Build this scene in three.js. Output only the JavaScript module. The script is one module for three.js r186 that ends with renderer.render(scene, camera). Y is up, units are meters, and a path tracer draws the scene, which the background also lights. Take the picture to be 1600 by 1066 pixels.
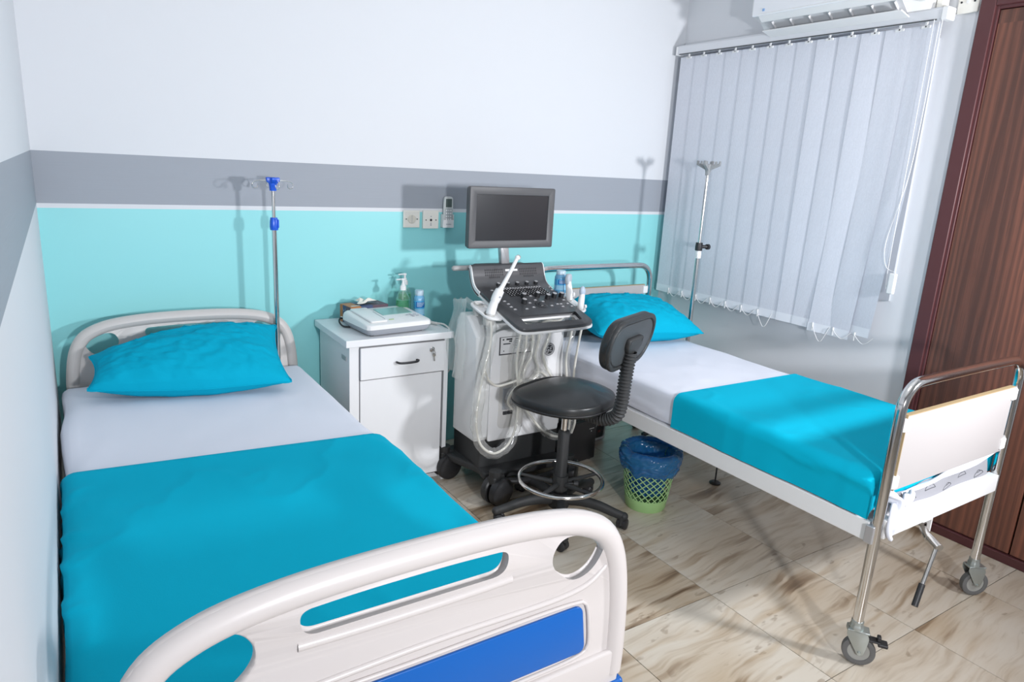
import * as THREE from 'three';
import { RoundedBoxGeometry } from 'three/addons/geometries/RoundedBoxGeometry.js';
import { RectAreaLightUniformsLib } from 'three/addons/lights/RectAreaLightUniformsLib.js';
import { mergeGeometries, mergeVertices, toCreasedNormals } from 'three/addons/utils/BufferGeometryUtils.js';

// ---------------------------------------------------------------- camera, lights, exposure
const scene = new THREE.Scene();
scene.background = new THREE.Color().setRGB(0.75, 0.85, 1.0);
const camera = new THREE.PerspectiveCamera(52.62, 1600 / 1066, 0.04, 50);
camera.rotation.order = 'YXZ';
camera.position.set(0.0816, 1.5398, 3.2551);
camera.rotation.set(-0.2498, -0.5811, 0.0552);
scene.add(camera);
const renderer = new THREE.WebGLRenderer({ antialias: true });
renderer.toneMapping = THREE.LinearToneMapping;
renderer.toneMappingExposure = 1.17;
renderer.shadowMap.enabled = true;
function flash(x, y, z, tx, ty, tz, cd) {           // the photographer's two strobes in their reflectors
  const l = new THREE.SpotLight(new THREE.Color().setRGB(0.975, 0.99, 1.03), cd, 0, 1.2, 1.0, 2);
  l.position.set(x, y, z); l.target.position.set(tx, ty, tz); l.castShadow = true; l.shadow.radius = 4.5; l.shadow.mapSize.set(2048, 2048);
  l.shadow.camera.near = 0.05; l.shadow.bias = -0.0008;
  scene.add(l, l.target);
}
flash(2.88, 1.58, 3.35, 1.7, 1.55, 0, 16);
flash(0.80, 1.46, 4.40, 1.9, 1.25, 0, 15);
RectAreaLightUniformsLib.init();
{ const l = new THREE.RectAreaLight(new THREE.Color().setRGB(0.98, 0.99, 1.02), 3, 0.58, 0.58); l.position.set(1.70, 2.715, 2.30); l.lookAt(1.70, 0, 2.30); scene.add(l); }   // added soft fill from overhead, out of view, lifting the strobes' shadows

// ---------------------------------------------------------------- helpers
let seed = 7;
function rnd() { seed = (seed * 1664525 + 1013904223) >>> 0; return seed / 4294967296; }
function hash(x, y, z) { let h = (Math.imul(x, 374761393) + Math.imul(y, 668265263) + Math.imul(z, 2147483647 ^ 0x5bd1e995)) | 0; h = Math.imul(h ^ (h >>> 13), 1274126177); return ((h ^ (h >>> 16)) >>> 0) / 4294967296; }
function vn(x, y, z = 0) {
  const X = Math.floor(x), Y = Math.floor(y), Z = Math.floor(z); let u = x - X, v = y - Y, w = z - Z;
  u = u * u * (3 - 2 * u); v = v * v * (3 - 2 * v); w = w * w * (3 - 2 * w);
  const l = (a, b, t) => a + (b - a) * t;
  return l(l(l(hash(X, Y, Z), hash(X + 1, Y, Z), u), l(hash(X, Y + 1, Z), hash(X + 1, Y + 1, Z), u), v),
    l(l(hash(X, Y, Z + 1), hash(X + 1, Y, Z + 1), u), l(hash(X, Y + 1, Z + 1), hash(X + 1, Y + 1, Z + 1), u), v), w);
}
function fbm(x, y, z = 0, o = 4) { let s = 0, a = 0.5, n = 0; for (let i = 0; i < o; i++) { s += a * vn(x, y, z); n += a; a *= 0.5; x = x * 2.03 + 7.1; y = y * 2.03 + 3.7; z *= 2.03; } return s / n; }
const sm = (a, b, t) => { t = Math.min(1, Math.max(0, (t - a) / (b - a))); return t * t * (3 - 2 * t); };
const V = (x, y, z) => new THREE.Vector3(x, y, z);
const taken = {};
function numbered(n) { taken[n] = (taken[n] ?? -1) + 1; return taken[n] ? n + '_' + String(taken[n]).padStart(3, '0') : n; }
function thing(name, label, category, [x, y, z] = [0, 0, 0], turn = 0, group) {
  const o = new THREE.Group(); o.name = numbered(name); scene.add(o); o.position.set(x, y, z); o.rotation.y = turn;
  o.userData = { label, category }; if (group) o.userData.group = group; return o;
}
function tag(o, label, category, group) { o.userData = { label, category }; if (group) o.userData.group = group; return o; }
function fix(g) { if (g.index) g = g.toNonIndexed(); if (!g.attributes.uv) g.setAttribute('uv', new THREE.BufferAttribute(new Float32Array(g.attributes.position.count * 2), 2)); for (const k of Object.keys(g.attributes)) if (!['position', 'normal', 'uv'].includes(k)) g.deleteAttribute(k); return g; }
function merge(a) { return a.length === 1 ? a[0] : mergeGeometries(a.map(fix)); }
function obj(name, g, m, parent = scene, label) {
  const o = new THREE.Mesh(Array.isArray(g) ? merge(g) : g, m);
  o.name = parent === scene ? numbered(name) : numbered(name);
  parent.add(o); if (label) o.userData.label = label; return o;
}
function grp(name, parent, [x, y, z] = [0, 0, 0], turn = 0, label) { const o = new THREE.Group(); o.name = numbered(name); parent.add(o); o.position.set(x, y, z); o.rotation.y = turn; if (label) o.userData.label = label; return o; }
function struct(name, g, m, parent = scene) { const o = obj(name, g, m, parent); if (parent === scene) o.userData.kind = 'structure'; return o; }
function B(w, h, d, x = 0, y = 0, z = 0, r = 0, s = 2) { const g = r ? new RoundedBoxGeometry(w, h, d, s, r) : new THREE.BoxGeometry(w, h, d); g.translate(x, y, z); return g; }
function BB(x0, x1, y0, y1, z0, z1, r = 0) { return B(x1 - x0, y1 - y0, z1 - z0, (x0 + x1) / 2, (y0 + y1) / 2, (z0 + z1) / 2, r); }
function C(a, b, r, r2 = r, seg = 20) {
  const A = V(...a), Bv = V(...b), d = Bv.clone().sub(A), g = new THREE.CylinderGeometry(r2, r, d.length(), seg);
  g.applyQuaternion(new THREE.Quaternion().setFromUnitVectors(V(0, 1, 0), d.clone().normalize())); g.translate(...A.add(Bv).multiplyScalar(0.5).toArray()); return g;
}
function T(pts, r, n = 48, rad = 10, closed = false) { return new THREE.TubeGeometry(new THREE.CatmullRomCurve3(pts.map(p => V(...p)), closed, 'centripetal'), n, r, rad, closed); }
function cap(p, r) { const g = new THREE.SphereGeometry(r, 14, 10); g.translate(...p); return g; }
function SW(curve, n, rf, rad = 16) {                // tube whose radius varies: rf(t, angle)
  const fr = curve.computeFrenetFrames(n, false), pos = [], idx = [], uv = [];
  for (let i = 0; i <= n; i++) { const p = curve.getPointAt(i / n); for (let j = 0; j <= rad; j++) { const a = j / rad * Math.PI * 2, r = rf(i / n, a); const q = p.clone().addScaledVector(fr.normals[i], Math.cos(a) * r).addScaledVector(fr.binormals[i], Math.sin(a) * r); pos.push(q.x, q.y, q.z); uv.push(j / rad, i / n); } }
  for (let i = 0; i < n; i++) for (let j = 0; j < rad; j++) { const a = i * (rad + 1) + j, b = a + rad + 1; idx.push(a, a + 1, b, b, a + 1, b + 1); }
  const g = new THREE.BufferGeometry(); g.setAttribute('position', new THREE.Float32BufferAttribute(pos, 3)); g.setAttribute('uv', new THREE.Float32BufferAttribute(uv, 2)); g.setIndex(idx); g.computeVertexNormals(); return g;
}
const CR = (pts, closed = false) => new THREE.CatmullRomCurve3(pts.map(p => V(...p)), closed, 'centripetal');
function L(prof, x = 0, y = 0, z = 0, seg = 32) { const g = new THREE.LatheGeometry(prof.map(p => new THREE.Vector2(...p)), seg); g.translate(x, y, z); return toCreasedNormals(g, 0.7); }
function roundShape(P, r, path = false) {            // polygon with rounded corners; P: [x, y, radius?]
  const s = path ? new THREE.Path() : new THREE.Shape(), n = P.length;
  for (let i = 0; i < n; i++) {
    const p = P[i], a = P[(i + n - 1) % n], b = P[(i + 1) % n], rr = p[2] ?? r;
    const la = Math.hypot(a[0] - p[0], a[1] - p[1]), lb = Math.hypot(b[0] - p[0], b[1] - p[1]), ka = Math.min(rr, la / 2.01) / la, kb = Math.min(rr, lb / 2.01) / lb;
    const x0 = p[0] + (a[0] - p[0]) * ka, y0 = p[1] + (a[1] - p[1]) * ka;
    if (i) s.lineTo(x0, y0); else s.moveTo(x0, y0);
    s.quadraticCurveTo(p[0], p[1], p[0] + (b[0] - p[0]) * kb, p[1] + (b[1] - p[1]) * kb);
  }
  s.closePath(); return s;
}
function EX(shape, depth, bevel = 0.002, bs = 3, cs = 8) {   // extruded along +z, front face at z = depth
  const g = new THREE.ExtrudeGeometry(shape, { depth: Math.max(0.0002, depth - 2 * bevel), bevelEnabled: bevel > 0, bevelThickness: bevel, bevelSize: bevel, bevelOffset: -bevel, bevelSegments: bs, curveSegments: cs });
  g.translate(0, 0, bevel); return toCreasedNormals(g, 0.6);
}
function softBox(w, h, d, r, res, noise) {
  const g0 = new THREE.BoxGeometry(w, h, d, Math.round(w / res), Math.max(4, Math.round(h / (res * 0.6))), Math.round(d / res));
  g0.deleteAttribute('uv'); g0.deleteAttribute('normal'); const g = mergeVertices(g0, 1e-5), p = g.attributes.position, uv = [];
  for (let i = 0; i < p.count; i++) {
    const a = [p.getX(i), p.getY(i), p.getZ(i)], hh = [w / 2 - r, h / 2 - r, d / 2 - r], c = a.map((v, k) => Math.min(hh[k], Math.max(-hh[k], v)));
    const dv = V(a[0] - c[0], a[1] - c[1], a[2] - c[2]).normalize(), q = V(...c).addScaledVector(dv, r + (noise ? noise(...a, dv) : 0));
    p.setXYZ(i, q.x, q.y, q.z); uv.push(a[0], a[2] + a[1]);
  }
  g.setAttribute('uv', new THREE.Float32BufferAttribute(uv, 2)); g.computeVertexNormals(); return g;
}
function gridGeo(nu, nv, f, closedU = false) {
  const pos = [], uv = [], idx = [];
  for (let j = 0; j <= nv; j++) for (let i = 0; i <= nu; i++) { const q = f(i / nu, j / nv); pos.push(q[0], q[1], q[2]); uv.push(q[3] ?? i / nu, q[4] ?? j / nv); }
  for (let j = 0; j < nv; j++) for (let i = 0; i < nu; i++) { const a = j * (nu + 1) + i, b = a + nu + 1; idx.push(a, a + 1, b, b, a + 1, b + 1); }
  const g = new THREE.BufferGeometry(); g.setAttribute('position', new THREE.Float32BufferAttribute(pos, 3)); g.setAttribute('uv', new THREE.Float32BufferAttribute(uv, 2)); g.setIndex(idx); g.computeVertexNormals(); return g;
}
function dataTex(n, m, f, srgb = true, rep) {
  const d = new Uint8Array(n * m * 4);
  for (let j = 0; j < m; j++) for (let i = 0; i < n; i++) { const c = f(i / n, j / m), k = (j * n + i) * 4; d[k] = c[0]; d[k + 1] = c[1]; d[k + 2] = c[2]; d[k + 3] = 255; }
  const t = new THREE.DataTexture(d, n, m); t.magFilter = THREE.LinearFilter; t.minFilter = THREE.LinearMipmapLinearFilter; t.generateMipmaps = true; t.wrapS = t.wrapT = THREE.RepeatWrapping;
  if (srgb) t.colorSpace = THREE.SRGBColorSpace; if (rep) t.repeat.set(...rep); t.needsUpdate = true; return t;
}
function canvasTex(w, h, draw) { const c = document.createElement('canvas'); c.width = w; c.height = h; draw(c.getContext('2d'), w, h); const t = new THREE.CanvasTexture(c); t.colorSpace = THREE.SRGBColorSpace; return t; }
function mat(rgb, rough = 0.5, extra = {}) { const { phys, ...e } = extra; const m = phys ? new THREE.MeshPhysicalMaterial({ roughness: rough, ...e }) : new THREE.MeshStandardMaterial({ roughness: rough, ...e }); if (Array.isArray(rgb)) m.color.setRGB(...rgb); else m.color.set(rgb); return m; }

// ---------------------------------------------------------------- materials
const mottle = dataTex(256, 256, (u, v) => { const n = 128 + 90 * (fbm(u * 24, v * 24, 1, 4) - 0.5); return [n, n, n]; }, false, [1.4, 1.4]);
const weave = dataTex(256, 256, (u, v) => { const n = 128 + 60 * Math.sin(u * 256 * Math.PI / 2) * Math.sin(v * 256 * Math.PI / 2) + 50 * (vn(u * 90, v * 90) - 0.5); return [n, n, n]; }, false, [6, 6]);
const M = {
  white: mat([0.71, 0.725, 0.755], 0.65, { bumpMap: mottle, bumpScale: 0.0006 }),
  grey: mat([0.33, 0.355, 0.40], 0.6, { bumpMap: mottle, bumpScale: 0.0008 }),
  teal: mat([0.28, 0.70, 0.72], 0.45, { bumpMap: mottle, bumpScale: 0.0006 }),
  ceiling: mat([0.82, 0.82, 0.82], 0.9), grout: mat([0.10, 0.085, 0.07], 0.95),
  cream: mat([0.58, 0.54, 0.525], 0.34), creamGrey: mat([0.58, 0.55, 0.53], 0.38), blue: mat([0.002, 0.10, 0.40], 0.35), blueBag: null,
  bluePlastic: mat([0.006, 0.10, 0.66], 0.3),
  steel: mat([0.62, 0.61, 0.60], 0.22, { metalness: 1 }), chrome: mat([0.70, 0.69, 0.68], 0.12, { metalness: 1 }), zinc: mat([0.45, 0.49, 0.48], 0.42, { metalness: 0.85 }),
  sheet: mat([0.74, 0.76, 0.84], 0.9, { bumpMap: weave, bumpScale: 0.0003 }),
  blanket: mat([0.001, 0.42, 0.60], 0.85, { bumpMap: weave, bumpScale: 0.0004, phys: 1, specularIntensity: 0.2 }),
  pillow: mat([0.001, 0.37, 0.55], 0.8, { bumpMap: weave, bumpScale: 0.0003, phys: 1, specularIntensity: 0.2 }),
  cab: mat([0.80, 0.81, 0.83], 0.28), cabGap: mat([0.08, 0.085, 0.09], 0.8), darkMetal: mat([0.035, 0.036, 0.04], 0.35, { metalness: 0.4 }),
  black: mat([0.022, 0.022, 0.024], 0.42), blackSoft: mat([0.03, 0.031, 0.032], 0.6), vinyl: mat([0.02, 0.021, 0.022], 0.34, { bumpMap: mottle, bumpScale: 0.0004 }), rubber: mat([0.09, 0.09, 0.092], 0.7),
  console: mat([0.055, 0.056, 0.060], 0.38), consoleDark: mat([0.02, 0.02, 0.022], 0.3), bezel: mat([0.085, 0.085, 0.09], 0.45), screen: mat([0.03, 0.031, 0.035], 0.18),
  plastic: mat([0.80, 0.80, 0.80], 0.35), plasticGrey: mat([0.36, 0.38, 0.42], 0.45), offwhite: mat([0.80, 0.78, 0.72], 0.45), cable: mat([0.72, 0.70, 0.64], 0.5), silver: mat([0.5, 0.5, 0.52], 0.35, { metalness: 0.6 }),
  clear: mat([1, 1, 1], 0.12, { phys: 1, transmission: 1, thickness: 0, ior: 1.25, side: THREE.DoubleSide }), sleeve: mat([0.97, 0.97, 0.96], 0.16, { phys: 1, transmission: 0.9, thickness: 0, ior: 1.5, side: THREE.DoubleSide }), film: mat([0.95, 0.97, 0.96], 0.35, { phys: 1, transmission: 0.8, thickness: 0, side: THREE.DoubleSide }),
  maroon: mat([0.085, 0.026, 0.028], 0.45), liner: mat([0.05, 0.30, 0.68], 0.2, { phys: 1, transmission: 0.65, thickness: 0, side: THREE.DoubleSide }), lime: mat([0.38, 0.62, 0.26], 0.45),
  lcd: mat([0.30, 0.50, 0.48], 0.08), inkDark: mat([0.04, 0.04, 0.045], 0.6),
};

// ---------------------------------------------------------------- room shell
const W = 3.355, D = 5.0, H = 2.75, G1 = 1.497, G0 = 1.300, TT = 1.282;
const wb = new THREE.Group(); wb.name = 'wall_back'; wb.userData.kind = 'structure'; scene.add(wb);
obj('teal_paint', BB(-0.15, W + 0.2, 0, TT, -0.15, 0), M.teal, wb); obj('white_stripe', BB(-0.15, W + 0.2, TT, G0, -0.15, 0), M.white, wb);
obj('grey_band', BB(-0.15, W + 0.2, G0, G1, -0.15, 0), M.grey, wb); obj('white_paint', BB(-0.15, W + 0.2, G1, H, -0.15, 0), M.white, wb);
const wl = new THREE.Group(); wl.name = 'wall_left'; wl.userData.kind = 'structure'; scene.add(wl);
obj('white_paint', [BB(-0.15, 0, 0, G0, 0, D), BB(-0.15, 0, G1, H, 0, D)], M.white, wl); obj('grey_band', BB(-0.15, 0, G0, G1, 0, D), M.grey, wl);
const WZ0 = 0.20, WZ1 = 1.488, WY0 = 1.04, WY1 = 2.14, CZ0 = 1.665, CZ1 = 2.80, CY1 = 2.30;
const wr = new THREE.Group(); wr.name = 'wall_right'; wr.userData.kind = 'structure'; scene.add(wr);
obj('white_paint', [BB(W, W + 0.2, 0, WY0, 0, CZ0), BB(W, W + 0.2, WY1, H, 0, CZ0), BB(W, W + 0.2, WY0, WY1, 0, WZ0), BB(W, W + 0.2, WY0, WY1, WZ1, CZ0), BB(W, W + 0.2, CY1, H, CZ0, CZ1), BB(W, W + 0.2, 0, H, CZ1, D)], M.white, wr);
struct('wall_front', BB(-0.15, W + 0.2, 0, H, D, D + 0.15), M.white);
struct('ceiling', BB(-0.15, W + 0.2, H, H + 0.12, -0.15, D + 0.15), M.ceiling);

{
  const t = thing('added_fill_panel', 'added square white fill panel on the ceiling, out of view', 'fill light', [1.70, H, 2.30]);  // glowing panel added out of view to give the fill light a source
  obj('frame', [BB(-0.32, 0.32, -0.03, 0, -0.32, -0.29, 0.003), BB(-0.32, 0.32, -0.03, 0, 0.29, 0.32, 0.003), BB(-0.32, -0.29, -0.03, 0, -0.29, 0.29, 0.003), BB(0.29, 0.32, -0.03, 0, -0.29, 0.29, 0.003)], M.plastic, t);
  obj('fill_diffuser', BB(-0.29, 0.29, -0.022, -0.016, -0.29, 0.29), mat([0.8, 0.8, 0.8], 0.6, { emissive: new THREE.Color(1, 1, 1), emissiveIntensity: 0.8 }), t);
}
// floor: a bed of grout with every tile a piece of its own
const fl = new THREE.Group(); fl.name = 'floor'; fl.userData.kind = 'structure'; scene.add(fl);
obj('grout_bed', BB(-0.15, W + 0.6, -0.12, -0.0025, -0.15, D + 0.15), M.grout, fl);
function tileTex(s, warm) {
  return dataTex(384, 384, (u, v) => {
    const w1 = fbm(u * 1.6 + s, v * 2.4, s, 3) - 0.5, w2 = fbm(u * 6 + s, v * 9, s + 9, 3) - 0.5;
    const vv = v + w1 * 0.16 + w2 * 0.02 + u * 0.10, cloud = fbm(u * 1.1 + s * 3, v * 1.7, s + 2, 3), fine = fbm(u * 4 + s, vv * 46, s + 4, 3);
    const streak = sm(0.50, 0.80, fbm(u * 1.1 + s * 5, vv * 13, s + 6, 4)), thin = sm(0.60, 0.80, fbm(u * 1.8 + s * 2, vv * 30, s + 11, 3)) * sm(0.42, 0.62, cloud);
    const blot = sm(0.66, 0.76, fbm(u * 9 + s, vv * 26, s + 13, 3)) * sm(0.48, 0.66, fbm(u * 2.5, v * 2.5, s + 17, 2));
    let t = Math.min(1, Math.max(0, (cloud - 0.36) * 1.7 * warm + streak * 0.5 + (fine - 0.5) * 0.35)), k = Math.min(1, streak * sm(0.38, 0.66, cloud) * 0.62 * warm + thin * 0.42 + blot * 0.28 + Math.max(0, fine - 0.55) * 0.5);
    const a = [220, 214, 205], b = [190, 170, 145], c = [104, 84, 66];
    return a.map((q, i) => { let z = q + (b[i] - q) * t; return z + (c[i] - z) * k; });
  });
}
const tileMats = [[1, 0.8], [2, 1.5], [3, 1.0], [4, 1.8], [5, 0.7], [6, 1.2]].map(([s, w]) => { const t = tileTex(s * 3.7, w); return mat([0.88, 0.845, 0.79], 0.3, { map: t, bumpMap: mottle, bumpScale: 0.0002 }); });
const TS = 0.5, TX = 2.5263, TZ = 1.268; const tileGeos = {};
let tk = 0;
for (let i = -6; i < 3; i++) for (let j = -3; j < 8; j++) {
  const x0 = Math.max(0, TX + i * TS), x1 = Math.min(W + 0.05, TX + (i + 1) * TS), z0 = Math.max(0, TZ + j * TS), z1 = Math.min(D, TZ + (j + 1) * TS); tk++;
  if (x1 - x0 < 0.01 || z1 - z0 < 0.01) continue;
  const key = (x1 - x0).toFixed(3) + '|' + (z1 - z0).toFixed(3) + '|' + (tk % 2);
  if (!tileGeos[key]) { const g = B(x1 - x0 - 0.003, 0.012, z1 - z0 - 0.003, 0, -0.006, 0); const p = g.attributes.position, uv = g.attributes.uv; for (let q = 0; q < p.count; q++) { const u = p.getX(q) / TS + 0.5, v = p.getZ(q) / TS + 0.5; uv.setXY(q, tk % 2 ? u : 1 - u, tk % 2 ? v : 1 - v); } tileGeos[key] = g; }
  const h = Math.floor(hash(i + 20, j + 20, 3) * 6), o = obj('tile', tileGeos[key], tileMats[h], fl); o.position.set((x0 + x1) / 2, 0, (z0 + z1) / 2);
}

// ---------------------------------------------------------------- window behind the blinds
{
  const w = new THREE.Group(); w.name = 'window_1'; w.userData.kind = 'structure'; scene.add(w);
  const alu = mat([0.55, 0.57, 0.60], 0.4, { metalness: 0.3 }), x0 = W - 0.012, x1 = W + 0.06;
  obj('window_frame', [BB(x0, x1, WY0 - 0.03, WY0 + 0.03, WZ0 - 0.03, WZ1 + 0.03), BB(x0, x1, WY1 - 0.03, WY1 + 0.03, WZ0 - 0.03, WZ1 + 0.03), BB(x0, x1, WY0 + 0.03, WY1 - 0.03, WZ0 - 0.03, WZ0 + 0.03), BB(x0, x1, WY0 + 0.03, WY1 - 0.03, WZ1 - 0.03, WZ1 + 0.03)], alu, w);
  const zm = (WZ0 + WZ1) / 2;
  obj('sash', [BB(W + 0.02, W + 0.05, WY0 + 0.03, WY1 - 0.03, zm - 0.03, zm + 0.03)], alu, w);
  for (const [a, b] of [[WZ0 + 0.03, zm - 0.03], [zm + 0.03, WZ1 - 0.03]]) obj('pane', BB(W + 0.032, W + 0.038, WY0 + 0.03, WY1 - 0.03, a, b), M.clear, w);
}

// ---------------------------------------------------------------- vertical blinds
{
  const t = thing('vertical_blind', 'white vertical strip blind closed over the window, under the air conditioner', 'blind');
  const X = 3.285;
  const stripes = dataTex(256, 64, (u, v) => { const n = 236 + (((u * 22) % 1) < 0.22 ? -10 : 4) + 8 * (vn(u * 40, v * 40) - 0.5); return [n, n, n + 3]; });
  const fab = mat([0.84, 0.86, 0.91], 0.85, { map: stripes, phys: 1, transmission: 0.06, thickness: 0, side: THREE.DoubleSide });
  const hemM = mat([0.80, 0.82, 0.87], 0.8, { side: THREE.DoubleSide }), rail = mat([0.72, 0.73, 0.76], 0.35, { metalness: 0.2 });
  obj('head_rail', [BB(X - 0.028, X + 0.028, 2.228, 2.272, 0.04, 1.565, 0.004), BB(X - 0.02, X + 0.07, 2.272, 2.278, 0.04, 1.56)], rail, t);
  obj('rail_slot', BB(X - 0.03, X - 0.026, 2.2255, 2.2305, 0.06, 1.54), M.cabGap, t);
  obj('end_cap', BB(X - 0.032, X + 0.03, 2.224, 2.276, 1.555, 1.585, 0.006), M.plastic, t); obj('end_cap', BB(X - 0.03, X + 0.028, 2.224, 2.274, 0.03, 0.045, 0.004), M.plastic, t);
  const ys = 2.214, yb = 0.806, w2 = 0.0635;
  const cz = []; for (let i = 0; i < 13; i++) cz.push(0.118 + i * 0.1142);
  cz.forEach((z, i) => {
    const ang = i < 8 ? 0.022 + 0.012 * hash(i, 1, 1) : [0.06, 0.015, 0.05, 0.03, -0.02][i - 8], sway = i < 9 ? 0 : (i - 8) * -0.015, yt = ys - (i / 13) * 0.0, bot = yb + (i === 12 ? 0.02 : 0) - (i === 10 || i === 11 ? 0.012 : 0);
    const vane = obj('vane', gridGeo(8, 30, (u, v) => {
      const s = (u - 0.5) * 2 * w2, a = ang + (i > 10 ? -0.10 * v : 0), bow = 0.0006 * (1 - 4 * (u - 0.5) ** 2), wav = i > 9 ? 0.005 * Math.sin(v * 7 + i) * v : 0.0003 * Math.sin(v * 5 + i * 2);
      const dx = Math.sin(a) * s - Math.cos(a) * bow + wav, dz = Math.cos(a) * s + Math.sin(a) * bow;
      return [X - 0.004 + dx, yt + (bot - yt) * v, z + dz + sway * v * v, u, v * 6];
    }), fab, t);
    obj('hem', gridGeo(6, 2, (u, v) => { const s = (u - 0.5) * 2 * w2, a = ang + (i > 10 ? -0.10 : 0), bow = 0.0011 * (1 - 4 * (u - 0.5) ** 2); return [X - 0.0058 + Math.sin(a) * s - Math.cos(a) * bow + (i > 9 ? 0.005 * Math.sin(7 + i) : 0.0003 * Math.sin(5 + i * 2)), bot + 0.0 + 0.045 * (1 - v), z + sway + Math.cos(a) * s]; }), hemM, vane);
    obj('hanger', [B(0.008, 0.03, 0.010, X - 0.004, 2.22, z, 0.002), B(0.006, 0.012, 0.04, X - 0.005, 2.209, z, 0.002)], M.plastic, vane);
  });
  const ch = [];
  for (let i = 0; i < 12; i++) { const z = cz[i], z2 = cz[i + 1], deep = i === 6 || i === 9 ? 0.055 : 0.012; if (i === 7 || i === 8) continue; ch.push(T([[X - 0.016, 0.835, z + 0.045], [X - 0.018, 0.812 - deep * 0.6, (z + z2) / 2 + 0.02], [X - 0.018, 0.806 - deep, z2 - 0.01], [X - 0.016, 0.832, z2 + 0.03]], 0.0016, 14, 5)); ch.push(C([X - 0.014, 0.80, z + 0.05], [X - 0.014, 0.84, z + 0.05], 0.004, 0.004, 8)); }
  obj('spacer_chain', ch, M.plastic, t);
  // control chain and cord with its weight
  const beads = (pts, n) => { const c = CR(pts), a = []; for (let i = 0; i <= n; i++) { const s = new THREE.IcosahedronGeometry(0.0024, 0); s.translate(...c.getPointAt(i / n).toArray()); a.push(s); } a.push(T(pts, 0.0009, 40, 4)); return a; };
  const bc = obj('bead_chain', [...beads([[X - 0.036, 2.225, 1.535], [X - 0.036, 1.7, 1.537], [X - 0.036, 1.13, 1.54], [X - 0.036, 1.08, 1.545], [X - 0.036, 1.13, 1.552]], 190), ...beads([[X - 0.034, 2.22, 1.568], [X - 0.034, 1.7, 1.57], [X - 0.034, 1.13, 1.574]], 180)], M.plastic, t); bc.userData.kind = 'stuff';
  obj('pull_cord', T([[X - 0.02, 2.22, 1.55], [X - 0.02, 1.6, 1.545], [X - 0.025, 1.25, 1.50], [X - 0.03, 1.17, 1.53], [X - 0.03, 1.16, 1.565]], 0.0016, 60, 5), M.plastic, t);
  obj('cord_weight', B(0.022, 0.095, 0.03, X - 0.032, 1.105, 1.566, 0.005), M.plastic, t);
}

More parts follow.
